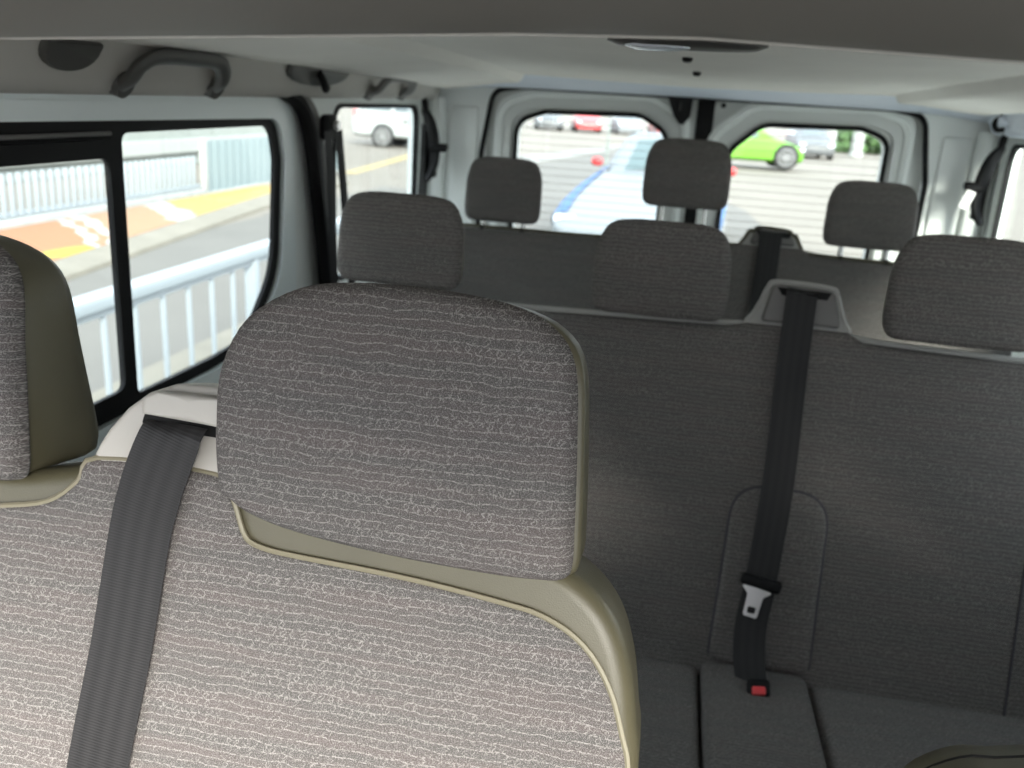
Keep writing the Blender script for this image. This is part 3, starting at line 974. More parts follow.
def rear_bench(name, label, F, H, x0, x1, heads, tower, arch_pad, cushion_splits, y_seam, z_seam, pale):
    root = thing(name, ((x0 + x1) / 2, y_seam - 0.2, 0.0), label, 'bench seat')
    t0, t1, th = tower
    top = [(x0, -0.06), (x0 + 0.02, -0.022), (x0 + 0.07, 0.0), (-0.21, 0.004), (t0 - 0.045, 0.012), (t0 - 0.012, 0.020), (t0 + 0.006, 0.050), (t0 + 0.016, th - 0.010), (t0 + 0.03, th), (t1 - 0.03, th - 0.003), (t1 - 0.018, th - 0.012), (t1 - 0.008, 0.045),
           (t1 + 0.005, 0.020), (t1 + 0.03, 0.006), (t1 + 0.22, 0.0), (x1 - 0.07, -0.004), (x1 - 0.02, -0.024), (x1, -0.06)]
    body = [(x1, -0.56), (x0, -0.56)]
    ol = resample([Vector(p) for p in top + body], 0.02)
    cen = ((t0 + t1) / 2, -0.27)
    b = pad(F, ol, -0.008, -0.11, 0.012, 0.03, centre=cen).make('backrest_shell', GREYV, root, smooth=180)
    fabo = resample([Vector((p[0] * 1.0, p[1] - 0.004)) for p in top if not (t0 + 0.004 < p[0] < t1 - 0.004 and p[1] > 0.03)] + [Vector(p) for p in body], 0.02)
    pad(F, fabo, 0.0, -0.02, 0.010, 0.004, centre=cen, inner=12).make('fabric_panel', FAB, b, smooth=180)
    tp = catmull([(a, w, 0) for a, w in top], 5)
    G().tube([F.p(p.x, p.y + 0.001, -0.012) for p in tp], 0.0050, 8).make('edge_piping', pale, b)
    # tower plate with the belt slot
    tw = rounded([(t0 + 0.008, 0.020), (t0 + 0.020, th - 0.010), (t0 + 0.034, th - 0.004), (t1 - 0.034, th - 0.006), (t1 - 0.020, th - 0.014), (t1 - 0.008, 0.020)], 0.006, 3)
    tt = pad(F, resample(tw, 0.012), 0.004, -0.05, 0.006, 0.01).make('belt_outlet', MIDPLA, root, smooth=60)
    um = (t0 + t1) / 2
    pad(F, resample([Vector((um - 0.042, th - 0.010)), Vector((um + 0.042, th - 0.012)), Vector((um + 0.036, th - 0.024)), Vector((um - 0.034, th - 0.022))], 0.01), 0.007, -0.004, 0.001, 0.001).make('outlet_slot', SLOT, tt, smooth=30)
    if arch_pad:
        a0, a1, at = arch_pad
        ap = resample(rounded([(a0 - 0.006, -0.53), (a0 + 0.006, at), (a1 - 0.002, at), (a1 - 0.006, -0.53)], [0.02, 0.055, 0.055, 0.02], 8), 0.014)
        pad(F, ap, 0.008, -0.006, 0.010, 0.003).make('centre_pad', FAB, b, smooth=180)
        G().tube([F.p(p.x, p.y, 0.001) for p in ap if p.y > -0.52], 0.0025, 6).make('pad_seam', SEAM, b)
        for u in (x0 + 0.22, 0.568):
            G().tube([F.p(u + 0.004, -0.30, 0.0005), F.p(u - 0.004, -0.54, 0.0005)], 0.002, 6).make('seam', SEAM, b)
    for (cx, w0, w1, hw, post) in heads:
        ps = None
        if post:
            ps = [(cx - 0.052, -0.02, w0 + 0.02), (cx + 0.052, -0.02, w0 + 0.02)]
        headrest(root, H, hr_outline(cx, w0, w1, hw), 0.085, rf=0.016, bulge=0.006, posts=ps)
    # cushions
    edges = [x0 + 0.01] + cushion_splits + [x1 - 0.01]
    for i, (a, c) in enumerate(zip(edges[:-1], edges[1:])):
        g = 0.002
        raise_ = 0.010 if i == 1 and len(edges) == 4 else 0.0
        bm_y0, bm_y1 = y_seam - 0.43, y_seam + 0.03
        prof = [(bm_y1, z_seam - 0.13), (bm_y0 + 0.05, z_seam - 0.13), (bm_y0, z_seam - 0.07), (bm_y0 + 0.01, z_seam + 0.015), (bm_y0 + 0.06, z_seam + 0.035), (bm_y0 + 0.22, z_seam + 0.022), (bm_y1 - 0.06, z_seam + 0.004), (bm_y1, z_seam - 0.01)]
        prof = [(p.x, p.y) for p in rounded(prof, 0.03, 3)]
        rr = []
        for x, ins in ((a + g, 0.025), (a + g + 0.004, 0.010), (a + g + 0.014, 0.002), (a + g + 0.03, 0.0), ((a + c) / 2, -0.004), (c - g - 0.03, 0.0), (c - g - 0.014, 0.002), (c - g - 0.004, 0.010), (c - g, 0.025)):
            cy = sum(p[0] for p in prof) / len(prof)
            cz = sum(p[1] for p in prof) / len(prof)
            rr.append([(x, y + (cy - y) * ins * 2, z + (cz - z) * ins * 8 + raise_) for y, z in prof])
        gg = G().loft(rr)
        gg.uv = [(v[0], v[1]) for v in gg.v]
        gg.make('cushion', FAB, root, smooth=60)
    G().box(((x0 + x1) / 2, y_seam - 0.19, 0.15), (x1 - x0 - 0.1, 0.36, 0.30), 0.02).make('seat_base', MIDPLA, root, smooth=30)
    return root


rear_bench('passenger_bench_seat', 'charcoal fabric three seat bench in the middle row with a buckled belt', MF, MH, -0.665, 0.80,
           [(-0.462, 0.010, 0.162, 0.109, False), (-0.023, 0.002, 0.153, 0.109, False), (0.438, 0.004, 0.168, 0.114, False)],
           (0.135, 0.275, 0.086), (0.126, 0.282, -0.245), [0.110, 0.276], 1.262, 0.425, GREYV)
rear_bench('passenger_bench_seat', 'dark three seat bench in the last row against the rear doors', RF, RH, -0.72, 0.78,
           [(-0.447, 0.006, 0.163, 0.097, True), (0.0, 0.078, 0.238, 0.103, True), (0.433, 0.018, 0.171, 0.102, True)],
           (0.158, 0.283, 0.060), None, [0.110, 0.276], 2.03, 0.44, VIN)

# ------------------------------------------------------------------ seat belts
sb = thing('seat_belt', (-0.43 * K, 0.5, 0.5), 'broad black belt strap down the front bench between its two headrests', 'seat belt', 'seat belts')
cl_pts = [(-0.4200, 0.0745, 0.0090), (-0.4208, 0.071, 0.0125), (-0.423, 0.064, 0.0155), (-0.428, 0.048, 0.0165), (-0.434, 0.028, 0.0160), (-0.439, 0.008, 0.0150), (-0.446, -0.03, 0.0130), (-0.4535, -0.131, 0.0125), (-0.460, -0.19, 0.0125), (-0.4665, -0.255, 0.0125), (-0.478, -0.40, 0.0125), (-0.49, -0.57, 0.0125)]
bp_ = catmull([FF.p(u * K, w * K, n) for u, w, n in cl_pts], 5)
wdir = []
for i, p in enumerate(bp_):
    t = i / (len(bp_) - 1)
    wdir.append(FF.U + FF.Wd * 0.10)
G().ribbon(bp_, 0.0605 * K, wdir, 0.0016).make('webbing', BELT, sb, smooth=50)

sb2 = thing('seat_belt', (0.18, 1.3, 0.45), 'black belt with a metal tongue buckled on the middle row bench', 'seat belt', 'seat belts')
b2 = [MF.p(0.202, 0.074, 0.0085), MF.p(0.201, 0.068, 0.012), MF.p(0.200, 0.055, 0.014), MF.p(0.198, -0.05, 0.012), MF.p(0.196, -0.23, 0.022), MF.p(0.186, -0.385, 0.026), MF.p(0.178, -0.46, 0.030), MF.p(0.180, -0.51, 0.040), MF.p(0.187, -0.545, 0.05), MF.p(0.190, -0.565, 0.062)]
wd2 = []
bb2 = catmull(b2, 5)
for i, p in enumerate(bb2):
    t = i / (len(bb2) - 1)
    tw = max(0.0, (t - 0.70) / 0.3)
    wd2.append(MF.U * (1 - 0.35 * tw) - MF.Wd * 0.05 + MF.N * (0.75 * tw))
G().ribbon(bb2, 0.048, wd2, 0.0016).make('webbing', BELTK, sb2, smooth=50)
# tongue: black moulded bar with a steel plate
rotT = Matrix((MF.U, MF.Wd, MF.N)).transposed() @ Matrix.Rotation(math.radians(-9), 3, 'Z')
tg = G().box(MF.p(0.186, -0.392, 0.030), (0.062, 0.018, 0.014), 0.005, 3, rotT).make('tongue_grip', BLK, sb2, smooth=40)
tp_ = rounded([(-0.026, 0.0), (0.026, 0.0), (0.012, -0.012), (0.011, -0.046), (-0.011, -0.046), (-0.012, -0.012)], 0.004, 3)
hole = rounded([(-0.006, -0.030), (0.006, -0.030), (0.006, -0.040), (-0.006, -0.040)], 0.002, 2)
ctr = MF.p(0.181, -0.400, 0.032)
plate(tp_, [hole], lambda a, b, t: ctr + rotT @ Vector((a, b, 0.003 * t)), 1).make('tongue_plate', STEEL, sb2, smooth=30)

bk = thing('belt_buckle', (0.192, 1.20, 0.43), 'black belt buckle with a red button sunk in the middle row cushion', 'belt buckle')
rotB = Matrix.Rotation(math.radians(-8), 3, 'Y') @ Matrix.Rotation(math.radians(38), 3, 'X')
bc = Vector((0.196, 1.188, 0.437))
G().box(bc, (0.034, 0.026, 0.052), 0.006, 3, rotB).make('buckle_body', BLK, bk, smooth=40)
G().box(bc + rotB @ Vector((0, -0.006, 0.0245)), (0.020, 0.013, 0.008), 0.003, 3, rotB).make('release_button', RED, bk, smooth=40)

sb3 = thing('seat_belt', (0.21, 2.15, 0.6), 'black belt strap dropping down the back of the last row bench tower', 'seat belt', 'seat belts')
G().ribbon(catmull([RF.p(0.214, 0.047, 0.0085), RF.p(0.214, 0.042, 0.0115), RF.p(0.213, 0.03, 0.013), RF.p(0.210, -0.10, 0.012), RF.p(0.205, -0.30, 0.014), RF.p(0.200, -0.49, 0.02)], 5), 0.052, RF.U, 0.0016).make('webbing', BELTK, sb3, smooth=50)

# belts hanging on the left wall
sb4 = thing('seat_belt', (-0.80, 1.93, 0.75), 'two black belt straps hanging from the pillar ahead of the left quarter window', 'seat belt', 'seat belts')
G().box((-0.795, 1.925, 1.185), (0.022, 0.062, 0.055), 0.010, 3).make('anchor_cover', BLK, sb4, smooth=40)
G().tube([(-0.780, 1.925, 1.19), (-0.770, 1.925, 1.19)], 0.010, 12).make('anchor_bolt', STEEL, sb4)
G().ribbon(catmull([(-0.782, 1.890, 1.178), (-0.780, 1.895, 1.10), (-0.778, 1.905, 0.95), (-0.775, 1.915, 0.72)], 5), 0.028, (0.25, 1, 0), 0.0016).make('webbing', BELTK, sb4, smooth=50)
G().ribbon(catmull([(-0.780, 1.945, 1.178), (-0.778, 1.958, 1.10), (-0.775, 1.985, 0.95), (-0.772, 2.02, 0.78)], 5), 0.028, (0.25, 1, 0), 0.0016).make('webbing', BELTK, sb4, smooth=50)


def hanging_belt(label, xw, o_, y, steel_tongue):
    t = thing('seat_belt', (xw - o_ * 0.04, y, 0.85), label, 'seat belt', 'seat belts')

    def q(dx, dy, z):
        return Vector((xw - o_ * dx, y + dy, z))
    G().tube(catmull([q(0.03, -0.02, 1.26), q(0.035, -0.02, 1.21)], 3), 0.010, 8).make('anchor_stem', BLK, t)
    pts = catmull([q(0.03, -0.02, 1.222), q(0.045, -0.005, 1.19), q(0.055, 0.005, 1.13), q(0.058, 0.002, 1.06), q(0.045, -0.02, 1.01)], 5)
    n = len(pts)
    G().tube(pts, [0.013 + 0.016 * math.sin(math.pi * i / (n - 1)) ** 1.0 for i in range(n)], 10, flat=0.6).make('gathered_webbing', BLK, t)
    G().box(q(0.078, -0.012, 1.112), (0.056, 0.030, 0.020), 0.006, 2, Matrix.Rotation(math.radians(22), 3, 'X')).make('tongue_grip', BLK, t, smooth=40)
    if steel_tongue:
        G().box(q(0.094, -0.024, 1.076), (0.026, 0.004, 0.052), 0.0015, 2, Matrix.Rotation(math.radians(16), 3, 'Y')).make('tongue_plate', PALEPL, t, smooth=40)
    G().box(q(0.060, -0.004, 1.035), (0.020, 0.032, 0.030), 0.008, 2).make('stop_clip', BLK, t, smooth=40)
    for dy in (-0.055, -0.005):
        G().ribbon(catmull([q(0.04, dy + 0.01, 1.18), q(0.04, dy, 1.05), q(0.038, dy - 0.01, 0.95), q(0.035, dy - 0.015, 0.80)], 4), 0.030, (0.2, 1, 0), 0.0016).make('webbing', BELTK, t, smooth=50)
    return t


hanging_belt('gathered black belt hanging behind the left quarter window', XL, -1, 2.725, False)
hanging_belt('gathered black belt with a bright metal tongue beside the right quarter window', XR, 1, 2.735, True)

# ------------------------------------------------------------------ outside
GZ = -0.55


def ground_sheet(nm, poly, z, m, kind='structure', uvs=None):
    n = len(poly)
    v = [(x, y, z) for x, y in poly] + [(x, y, z - 0.05) for x, y in poly]
    f = [tuple(range(n)), tuple(range(n, 2 * n))[::-1]] + [(i, (i + 1) % n, n + (i + 1) % n, n + i) for i in range(n)]
    return make(nm, v, f, m, smooth=0, kind=kind)


ground_sheet('ground', [(-150, -60), (150, -60), (150, 220), (-150, 220)], GZ, LOT)
ground_sheet('road', [(-5.9, -8), (-3.1, -8), (-3.1, 9), (-3.6, 17), (-5.9, 17)], GZ + 0.006, ASPH)
ground_sheet('road', [(-6.0, 12), (1.6, 12), (1.2, 18), (-1.5, 30), (-3.0, 39.5), (-4.4, 27.5), (-5.2, 18)], GZ + 0.004, ASPH)
ground_sheet('pavement', [(-5.6, 18), (-5.2, 18), (-4.4, 27.3), (-2.9, 39.5), (-3.5, 41), (-5.6, 28)], GZ + 0.05, LOTW)
BOUNCEC = mat('bounce_concrete', (0.46, 0.46, 0.43), 0.9, var=0.04)
ground_sheet('pavement', [(1.5, -12), (14, -12), (14, 9), (1.5, 6)], GZ + 0.03, BOUNCEC)  # pale sheet added to bounce light into the van from the right
# painted traffic island along the far side of the road
isl = bpy.data.materials.new('painted_island')
isl.use_nodes = True
t = isl.node_tree
b = t.nodes['Principled BSDF']
b.inputs['Roughness'].default_value = 0.8
g = nd(t, 'ShaderNodeNewGeometry')
sp = nd(t, 'ShaderNodeSeparateXYZ')
t.links.new(g.outputs['Position'], sp.inputs[0])
nz = nd(t, 'ShaderNodeTexNoise')
nz.inputs['Scale'].default_value = 2.0
t.links.new(g.outputs['Position'], nz.inputs['Vector'])
yy = math_node(t, 'ADD', sp.outputs[1], math_node(t, 'ADD', math_node(t, 'MULTIPLY_ADD', nz.outputs['Fac'], 0.6, -0.3), math_node(t, 'MULTIPLY', sp.outputs[0], 0.9)))
fac = math_node(t, 'DIVIDE', math_node(t, 'SUBTRACT', yy, 0.0), 10.0, clamp=True)
cr = nd(t, 'ShaderNodeValToRGB')
cr.color_ramp.interpolation = 'CONSTANT'
els = [(0.0, (0.23, 0.22, 0.19)), (0.14, (0.26, 0.12, 0.055)), (0.272, (0.30, 0.29, 0.27)), (0.287, (0.27, 0.14, 0.075)), (0.302, (0.30, 0.29, 0.27)), (0.325, (0.27, 0.155, 0.085)), (0.445, (0.31, 0.30, 0.27)), (0.50, (0.30, 0.215, 0.06)), (0.80, (0.29, 0.19, 0.10))]
while len(cr.color_ramp.elements) < len(els):
    cr.color_ramp.elements.new(0.5)
for e, (p, c) in zip(cr.color_ramp.elements, els):
    e.position = p
    e.color = (*c, 1)
t.links.new(fac, cr.inputs[0])
# yellow ellipse on the first orange patch
ex = math_node(t, 'DIVIDE', math_node(t, 'ADD', sp.outputs[0], 5.90), 0.16)
ey = math_node(t, 'DIVIDE', math_node(t, 'SUBTRACT', sp.outputs[1], 7.62), 0.42)
ell = math_node(t, 'LESS_THAN', math_node(t, 'ADD', math_node(t, 'MULTIPLY', ex, ex), math_node(t, 'MULTIPLY', ey, ey)), 1.0)
mx = nd(t, 'ShaderNodeMix', data_type='RGBA')
t.links.new(ell, mx.inputs[0])
t.links.new(cr.outputs[0], mx.inputs[6])
mx.inputs[7].default_value = (0.31, 0.22, 0.035, 1)
t.links.new(mx.outputs[2], b.inputs['Base Color'])
ti = thing('traffic_island', (-6.3, 10, GZ), 'low kerb strip painted orange, white and yellow along the grey picket fence', 'traffic island')


def xp(y):
    return max(-6.9, -5.75 - 0.145 * (y - 7.3))


G().loft([[(-7.25, y, GZ), (-7.25, y, GZ + 0.13), (-6.95, y, GZ + 0.14), (xp(y) - 0.02, y, GZ + 0.125), (xp(y), y, GZ + 0.115), (xp(y), y, GZ)] for y in (2.0, 5.0, 8.0, 11.0, 14.0, 17.0)]).make('painted_top', isl, ti, smooth=30)
G().loft([[(xp(y) - 0.01, y, GZ), (xp(y) - 0.01, y, GZ + 0.11), (xp(y) + 0.24, y, GZ + 0.075), (xp(y) + 0.30, y, GZ + 0.05), (xp(y) + 0.31, y, GZ)] for y in (2.0, 5.0, 8.0, 11.0, 14.0, 17.0)]).make('kerb', KERBM, ti, smooth=30)

# white railing just outside the van
rl = thing('railing', (-2.2, 3.2, GZ), 'white pedestrian railing with thin balusters outside the sliding door window', 'railing')
y0r, y1r = 0.4, 6.4
G().box((-2.2, (y0r + y1r) / 2, 0.420), (0.085, y1r - y0r, 0.062), 0.012, 3).make('top_rail', RAILW, rl, smooth=40)
G().box((-2.2, (y0r + y1r) / 2, 0.375), (0.035, y1r - y0r, 0.035), 0.006).make('under_rail', RAILW, rl, smooth=40)
G().box((-2.2, (y0r + y1r) / 2, -0.44), (0.045, y1r - y0r, 0.04), 0.006).make('bottom_rail', RAILW, rl, smooth=40)
y = 0.53
k = 0
while y < y1r:
    if k % 10 == 8:
        G().box((-2.2, y, -0.07), (0.06, 0.06, 0.96), 0.006).make('post', RAILW, rl, smooth=40)
    else:
        G().box((-2.2, y, -0.035), (0.019, 0.022, 0.80), 0.004).make('baluster', RAILW, rl, smooth=40)
    y += 0.208
    k += 1
ground_sheet('kerb', [(-3.22, -8), (-3.0, -8), (-3.0, 9), (-3.22, 9)], GZ + 0.06, KERBM)
ground_sheet('pavement', [(-3.0, -8), (-1.6, -8), (-1.6, 7), (-3.0, 9)], GZ + 0.05, LOTW)

# picket fence across the road, then a corrugated gate
pf = thing('picket_fence', (-7.6, 9, GZ), 'grey picket fence on a low concrete base across the road', 'fence')
G().box((-7.6, 7.9, GZ + 0.05), (0.26, 10.4, 0.22), 0.02).make('concrete_base', BASEW, pf, smooth=30)
G().box((-7.6, 7.9, GZ + 0.20), (0.06, 10.4, 0.05), 0.008).make('bottom_rail', RAILW, pf, smooth=30)
G().box((-7.6, 7.9, 0.02), (0.05, 10.4, 0.05), 0.008).make('top_rail', PICK, pf, smooth=30)
y = 5.2
while y < 13.0:
    G().box((-7.57, y, -0.13), (0.03, 0.062, 0.50), 0.006).make('picket', RAILW, pf, smooth=30)
    y += 0.135
gt = thing('corrugated_gate', (-7.6, 14.8, GZ), 'blue grey corrugated metal gate at the end of the picket fence', 'gate')
zig = []
yy0, yy1 = 13.25, 19.0
n = 46
a = [(-7.6 + (0.05 if i % 2 else 0.0), yy0 + (yy1 - yy0) * i / n) for i in range(n + 1)]
G().loft([[(x, y, -0.47), (x, y, 0.34), (x - 0.02, y, 0.34), (x - 0.02, y, -0.47)] for x, y in a]).make('sheet', GATEM, gt, smooth=0)
G().box((-7.6, (yy0 + yy1) / 2, -0.50), (0.10, yy1 - yy0, 0.08), 0.01).make('sill', BASEW, gt, smooth=30)
G().box((-7.58, yy0 - 0.03, -0.08), (0.09, 0.10, 0.92), 0.01).make('gate_post', BASEW, gt, smooth=30)

bd = thing('street_building', (-11.5, 12, GZ), 'long pale rendered building behind the picket fence', 'building')
G().box((-11.6, 9, 1.6), (0.5, 34, 4.4)).make('wall', BUILD, bd, smooth=0)
G().box((-11.3, 9, -0.2), (0.14, 34, 0.30), 0.02).make('plinth', WALLW, bd, smooth=0)
for yb_ in (9.4, 13.6, 17.8):
    w_ = G().box((-11.33, yb_, 0.52), (0.08, 1.3, 0.5)).make('window', BUILDB, bd, smooth=0)
    G().box((-11.27, yb_, 0.52), (0.02, 1.14, 0.40)).make('pane', CARG, w_, smooth=0)


# ---- cars
def interp(tab, y, col):
    for a, b in zip(tab[:-1], tab[1:]):
        if a[0] <= y <= b[0]:
            t = (y - a[0]) / (b[0] - a[0])
            return a[col] + (b[col] - a[col]) * t
    return tab[0][col] if y < tab[0][0] else tab[-1][col]


#        y     belt  roof  bottom half-width roofwidth
HATCH = [(-2.00, 0.52, 0.54, 0.32, 0.62, 0.52), (-1.96, 0.60, 0.64, 0.24, 0.72, 0.60), (-1.85, 0.66, 0.71, 0.20, 0.80, 0.68), (-1.60, 0.74, 0.80, 0.19, 0.85, 0.73), (-1.25, 0.83, 0.89, 0.19, 0.86, 0.74), (-0.95, 0.91, 0.97, 0.19, 0.86, 0.72),
         (-0.88, 0.93, 1.00, 0.19, 0.86, 0.70), (-0.55, 0.94, 1.22, 0.19, 0.86, 0.65), (-0.22, 0.95, 1.40, 0.19, 0.86, 0.60), (0.30, 0.96, 1.47, 0.19, 0.86, 0.58), (1.00, 0.98, 1.46, 0.19, 0.86, 0.57), (1.50, 1.01, 1.40, 0.20, 0.85, 0.55), (1.72, 1.02, 1.30, 0.22, 0.83, 0.55),
         (1.90, 1.00, 1.04, 0.26, 0.80, 0.62), (1.98, 0.85, 0.88, 0.30, 0.76, 0.60), (2.00, 0.62, 0.66, 0.36, 0.70, 0.56)]
LONGNOSE = [((r[0] if r[0] > -0.9 else -0.88 + (r[0] + 0.88) * 2.95),) + (r[1] + (0.05 if r[0] < -0.9 else 0), r[2] + (0.05 if r[0] < -0.9 else 0), r[3]) + (r[4] * (1.03 if r[0] < -1.2 else 0.97), r[5] * 0.97) for r in HATCH]
TRUCK = [(-2.35, 0.62, 0.66, 0.42, 0.70, 0.60), (-2.30, 0.80, 0.86, 0.34, 0.80, 0.68), (-2.15, 0.95, 1.01, 0.30, 0.88, 0.76), (-1.70, 1.04, 1.11, 0.30, 0.92, 0.80), (-1.10, 1.10, 1.17, 0.30, 0.93, 0.80), (-0.95, 1.12, 1.20, 0.30, 0.93, 0.78), (-0.30, 1.14, 1.68, 0.30, 0.93, 0.68),
         (0.20, 1.15, 1.78, 0.30, 0.93, 0.67), (1.40, 1.16, 1.78, 0.30, 0.93, 0.67), (2.05, 1.17, 1.72, 0.31, 0.92, 0.66), (2.25, 1.17, 1.50, 0.33, 0.90, 0.70), (2.36, 1.05, 1.10, 0.38, 0.86, 0.74), (2.40, 0.70, 0.74, 0.44, 0.80, 0.70)]


def ringpts(tab, y, off=0.0):
    belt, roof, bot, hw, rw = [interp(tab, y, i) for i in range(1, 6)]
    hw, rw = hw + off, rw + off
    half = [(0, bot), (hw * 0.86, bot), (hw * 0.985, bot + 0.09), (hw, bot + (belt - bot) * 0.5), (hw * 0.975, belt - 0.02), (hw * 0.95, belt), (hw * 0.95 + (rw - hw * 0.95) * 0.55, belt + (roof - belt) * 0.6), (rw, roof - 0.03 * min(1, (roof - belt) / 0.1)), (rw * 0.88, roof + off), (0, roof + 0.025 + off)]
    return half


def car(name, loc, rz, label, tab, paint, win=CARG, mirrors=None, group=None, wheel_r=0.31, edge_band=None, emblem=None, lights=True, wheelbase=1.27):
    root = thing(name, loc, label, 'car', group, rz)
    ys = sorted(set([r[0] for r in tab]))
    rings = []
    for y in ys:
        h = ringpts(tab, y)
        rings.append([(x, y, z) for x, z in h] + [(-x, y, z) for x, z in h[1:-1][::-1]])
    G().loft(rings).make('body', paint, root, smooth=40, local=True)

    def patch(nm, rows, m, dz=0.006, parent=root):
        """rows: list of lists of points -> thin slab"""
        n = len(rows[0])
        g = G()
        vv = [Vector(p) for r in rows for p in r]
        ff = []
        for i in range(len(rows) - 1):
            for k_ in range(n - 1):
                ff.append((i * n + k_, i * n + k_ + 1, (i + 1) * n + k_ + 1, (i + 1) * n + k_))
        g.add(vv, ff)
        return g.make(nm, m, parent, smooth=40, local=True)
    # windscreen: between cowl and header
    cow = [r for r in tab if r[2] - r[1] > 0.05]
    yc = next(r[0] for r in tab if r[2] - r[1] > 0.06 and r[0] > -1.2)
    yh = next(r[0] for r in tab if r[2] - r[1] > 0.42)
    rows = []
    for k_ in range(5):
        y = yc + 0.03 + (yh - yc - 0.06) * k_ / 4
        h = ringpts(tab, y, 0.012)
        e = h[7]
        cx = e[0] * 0.93
        rows.append([(cx * s, y - 0.012, e[1] + (h[9][1] - e[1]) * (1 - s * s)) for s in (-1, -0.5, 0, 0.5, 1)])
    patch('windscreen', rows, win)
    # rear window
    yr0 = max(r[0] for r in tab if r[2] - r[1] > 0.33)
    yr1 = next(r[0] for r in tab if r[0] > yr0 and r[2] - r[1] < 0.06)
    rows = []
    for k_ in range(4):
        y = yr0 + 0.04 + (yr1 - yr0 - 0.08) * k_ / 3
        h = ringpts(tab, y, 0.012)
        e = h[7]
        rows.append([(e[0] * 0.9 * s, y + 0.012, e[1] + (h[9][1] - e[1]) * (1 - s * s)) for s in (-1, -0.5, 0, 0.5, 1)])
    patch('rear_window', rows, CARGD)
    # side windows, two to a side
    for sgn in (-1, 1):
        ya, yb2 = yh - 0.12, yr0 + 0.02
        ym = (ya + yb2) / 2
        for (p, q) in ((ya, ym - 0.05), (ym + 0.05, yb2)):
            rows = []
            for k_ in range(5):
                y = p + (q - p) * k_ / 4
                h = ringpts(tab, y, 0.008)
                rows.append([(sgn * (h[5][0] + (h[7][0] - h[5][0]) * s + 0.006), y, h[5][1] + 0.02 + (h[7][1] - h[5][1] - 0.05) * s) for s in (0, 0.5, 1)])
            patch('side_window', rows, CARGD)
    # wheels
    for sgn in (-1, 1):
        for yw in (-wheelbase, wheelbase):
            hw = interp(tab, yw, 4)
            xo = sgn * (hw + 0.008)
            G().tube([(xo - sgn * 0.10, yw, wheel_r + 0.01), (xo - sgn * 0.004, yw, wheel_r + 0.01)], wheel_r + 0.055, 24).make('wheel_arch', BLK, root, local=True)
            wg = G()
            wg.tube([(xo - sgn * 0.20, yw, wheel_r), (xo - sgn * 0.18, yw, wheel_r), (xo + sgn * 0.008, yw, wheel_r), (xo + sgn * 0.018, yw, wheel_r)], [wheel_r * 0.93, wheel_r, wheel_r, wheel_r * 0.94], 28)
            wh = wg.make('wheel', TYRE, root, local=True)
            rg = G().tube([(xo + sgn * 0.010, yw, wheel_r), (xo + sgn * 0.026, yw, wheel_r)], [wheel_r * 0.20, wheel_r * 0.17], 12)
            for k_ in range(10):
                a_ = 2 * math.pi * k_ / 10
                rg.tube([(xo + sgn * 0.018, yw, wheel_r), (xo + sgn * 0.022, yw + math.cos(a_) * wheel_r * 0.74, wheel_r + math.sin(a_) * wheel_r * 0.74)], wheel_r * 0.085, 6)
            rg.tube([(xo + sgn * 0.020, yw + math.cos(2 * math.pi * k_ / 24) * wheel_r * 0.75, wheel_r + math.sin(2 * math.pi * k_ / 24) * wheel_r * 0.75) for k_ in range(24)], wheel_r * 0.07, 6, closed=True)
            rg.make('rim', RIM, wh, local=True)
    if lights:
        yl = tab[2][0]
        for sgn in (-1, 1):
            hw, be = interp(tab, yl, 4), interp(tab, yl, 1)
            G().box((sgn * hw * 0.80, yl - 0.02, be - 0.03), (0.26, 0.22, 0.12), 0.04, 3).make('headlight', LAMP, root, smooth=40, local=True)
        yt = tab[-3][0]
        for sgn in (-1, 1):
            hw, be = interp(tab, yt, 4), interp(tab, yt, 1)
            G().box((sgn * hw * 0.90, yt, be - 0.12), (0.16, 0.12, 0.24), 0.03, 3).make('tail_light', RED, root, smooth=40, local=True)
    if mirrors is not None:
        ym_ = yc + 0.18
        for sgn in (-1, 1):
            hw, be = interp(tab, ym_, 4), interp(tab, ym_, 1)
            G().box((sgn * (hw + 0.035), ym_, be + 0.16), (0.15, 0.10, 0.115), 0.045, 3).make('mirror', mirrors, root, smooth=40, local=True)
    if edge_band is not None:
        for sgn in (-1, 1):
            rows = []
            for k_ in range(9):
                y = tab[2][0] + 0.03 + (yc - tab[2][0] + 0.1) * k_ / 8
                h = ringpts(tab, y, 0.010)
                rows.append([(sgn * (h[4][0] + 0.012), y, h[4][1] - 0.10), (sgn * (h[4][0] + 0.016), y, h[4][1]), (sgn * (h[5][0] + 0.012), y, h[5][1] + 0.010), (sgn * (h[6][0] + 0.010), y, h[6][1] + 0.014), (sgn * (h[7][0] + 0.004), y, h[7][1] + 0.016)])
            patch('wing_edge', rows, edge_band)  # blue band along the bonnet edge of each wing
        # bonnet shut line and bumper grille
        yb3 = tab[1][0]
        G().box((0, yb3 + 0.0, 0.42), (0.9, 0.10, 0.14), 0.03).make('grille', BLK, root, smooth=40, local=True)
    if emblem is not None:
        hw = interp(tab, 0.2, 4)
        for sgn in (-1, 1):
            G().loft([[(sgn * (hw + d_), 0.45 + 0.13 * math.cos(a_), 0.86 + 0.045 * math.sin(a_)) for a_ in [2 * math.pi * i / 16 for i in range(16)]] for d_ in (-0.02, 0.006)]).make('emblem', GREYP, root, local=True)
            G().box((sgn * (hw - 0.002), -0.10, 0.90), (0.016, 0.50, 0.06), 0.004).make('lettering_band', emblem, root, smooth=0, local=True)
    return root


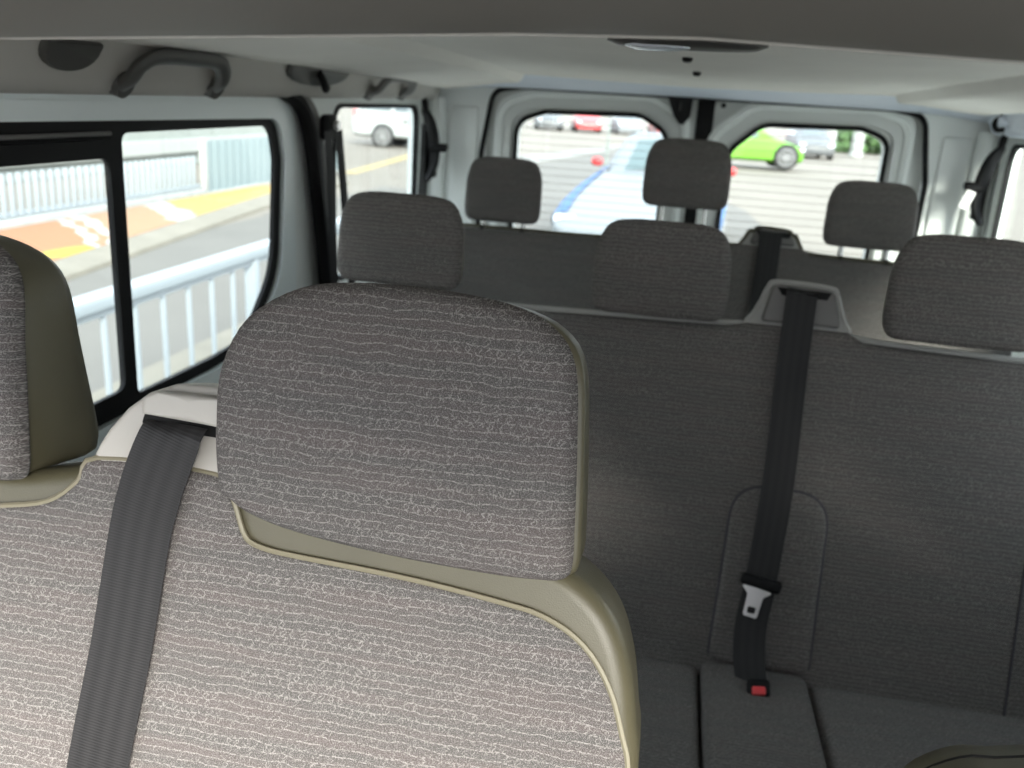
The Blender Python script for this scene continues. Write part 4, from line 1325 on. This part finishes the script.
car('parked_car', (-0.29, 12.7, GZ), math.radians(-3), 'white car with red mirror caps and blue wing edges parked close behind the van', LONGNOSE, WHITEP, CARG, mirrors=REDP, edge_band=BLUEW)
BRIGHTW = mat('bright_white_paint', (0.36, 0.375, 0.37), 0.5, spec=0.2)
PINK = mat('pale_red_lettering', (0.70, 0.36, 0.33), 0.6)
car('parked_car', (-8.92, 30.2, GZ), math.radians(90), 'large white vehicle seen side on through the left quarter window', TRUCK, BRIGHTW, CARG, emblem=PINK, wheel_r=0.345, wheelbase=1.25, mirrors=None)
car('parked_car', (1.75, 32.6, GZ + 0.10), math.radians(97), 'bright lime green hatchback parked beyond the right rear window', HATCH, GREENP, CARG, mirrors=None, wheel_r=0.37, wheelbase=1.36)
far = [(-7.6, 62, REDP, 'far red car in the parked row seen through the left rear window'), ]
first = None
specs = [(-9.4, 60.0, GREYP, 'far grey car leftmost in the distant parked row'), (-7.0, 61.0, REDP, 'far red car second from the left in the distant parked row'),
         (-4.4, 62.0, WHITEP, 'far white car third from the left in the distant parked row'), (-1.9, 63.0, REDP, 'far red car at the right end of the distant parked row')]
for x, y, p, lb in specs:
    car('parked_car', (x, y, GZ), math.radians(12), lb, HATCH, p, CARGD, group='cars in the distant parked row', mirrors=None, lights=True)
car('parked_car', (5.45, 45.0, GZ), math.radians(4), 'grey car standing just behind the nose of the green car', HATCH, GREYP, CARGD, mirrors=None)

for i, (x, y, lb) in enumerate([(7.0, 49.5, 'white concrete post nearer the green car'), (8.45, 49.8, 'white concrete post farther right of the green car')]):
    tg_ = thing('concrete_post', (x, y, GZ), lb, 'post', 'white posts behind the green car')
    G().loft([[(x + r_ * math.cos(a), y + r_ * math.sin(a), z) for a in [2 * math.pi * k / 20 for k in range(20)]] for r_, z in ((0.36, GZ), (0.36, GZ + 0.2), (0.30, GZ + 0.24), (0.30, 0.75), (0.34, 0.80), (0.34, 0.90))]).make('shaft', WALLW, tg_)
# hedge behind the posts
bm = bmesh.new()
for i in range(150):
    c = Vector((6.0 + random.random() * 9, 54 + random.random() * 2, GZ + 0.2 + random.random() * 1.1))
    bmesh.ops.create_icosphere(bm, subdivisions=1, radius=0.25 + random.random() * 0.25, matrix=Matrix.Translation(c - Vector((10, 55, GZ))))
me = bpy.data.meshes.new('hedge')
bm.to_mesh(me)
bm.free()
hg = link('hedge', me, HEDGE)
hg.location = (10, 55, GZ)
tag(hg, 'dark green hedge behind the white concrete posts', 'hedge', kind='stuff')
# slim sign post and lane line by the pavement
ps = thing('slim_pole', (-2.55, 28.6, GZ), 'slim grey pole standing at the corner of the pale pavement', 'pole')
G().tube([(-2.55, 28.6, GZ), (-2.55, 28.6, 0.95)], 0.045, 10).make('shaft', PICK, ps)
G().loft([[(-2.55 + r_ * math.cos(a), 28.6 + r_ * math.sin(a), z) for a in [2 * math.pi * k / 12 for k in range(12)]] for r_, z in ((0.12, GZ), (0.12, GZ + 0.05), (0.05, GZ + 0.08))]).make('foot', PICK, ps)
ground_sheet('painted_line', [(-7.6, 19.2), (-7.3, 19.2), (-8.2, 28.0), (-8.6, 28.0)], GZ + 0.01, YELLOW)
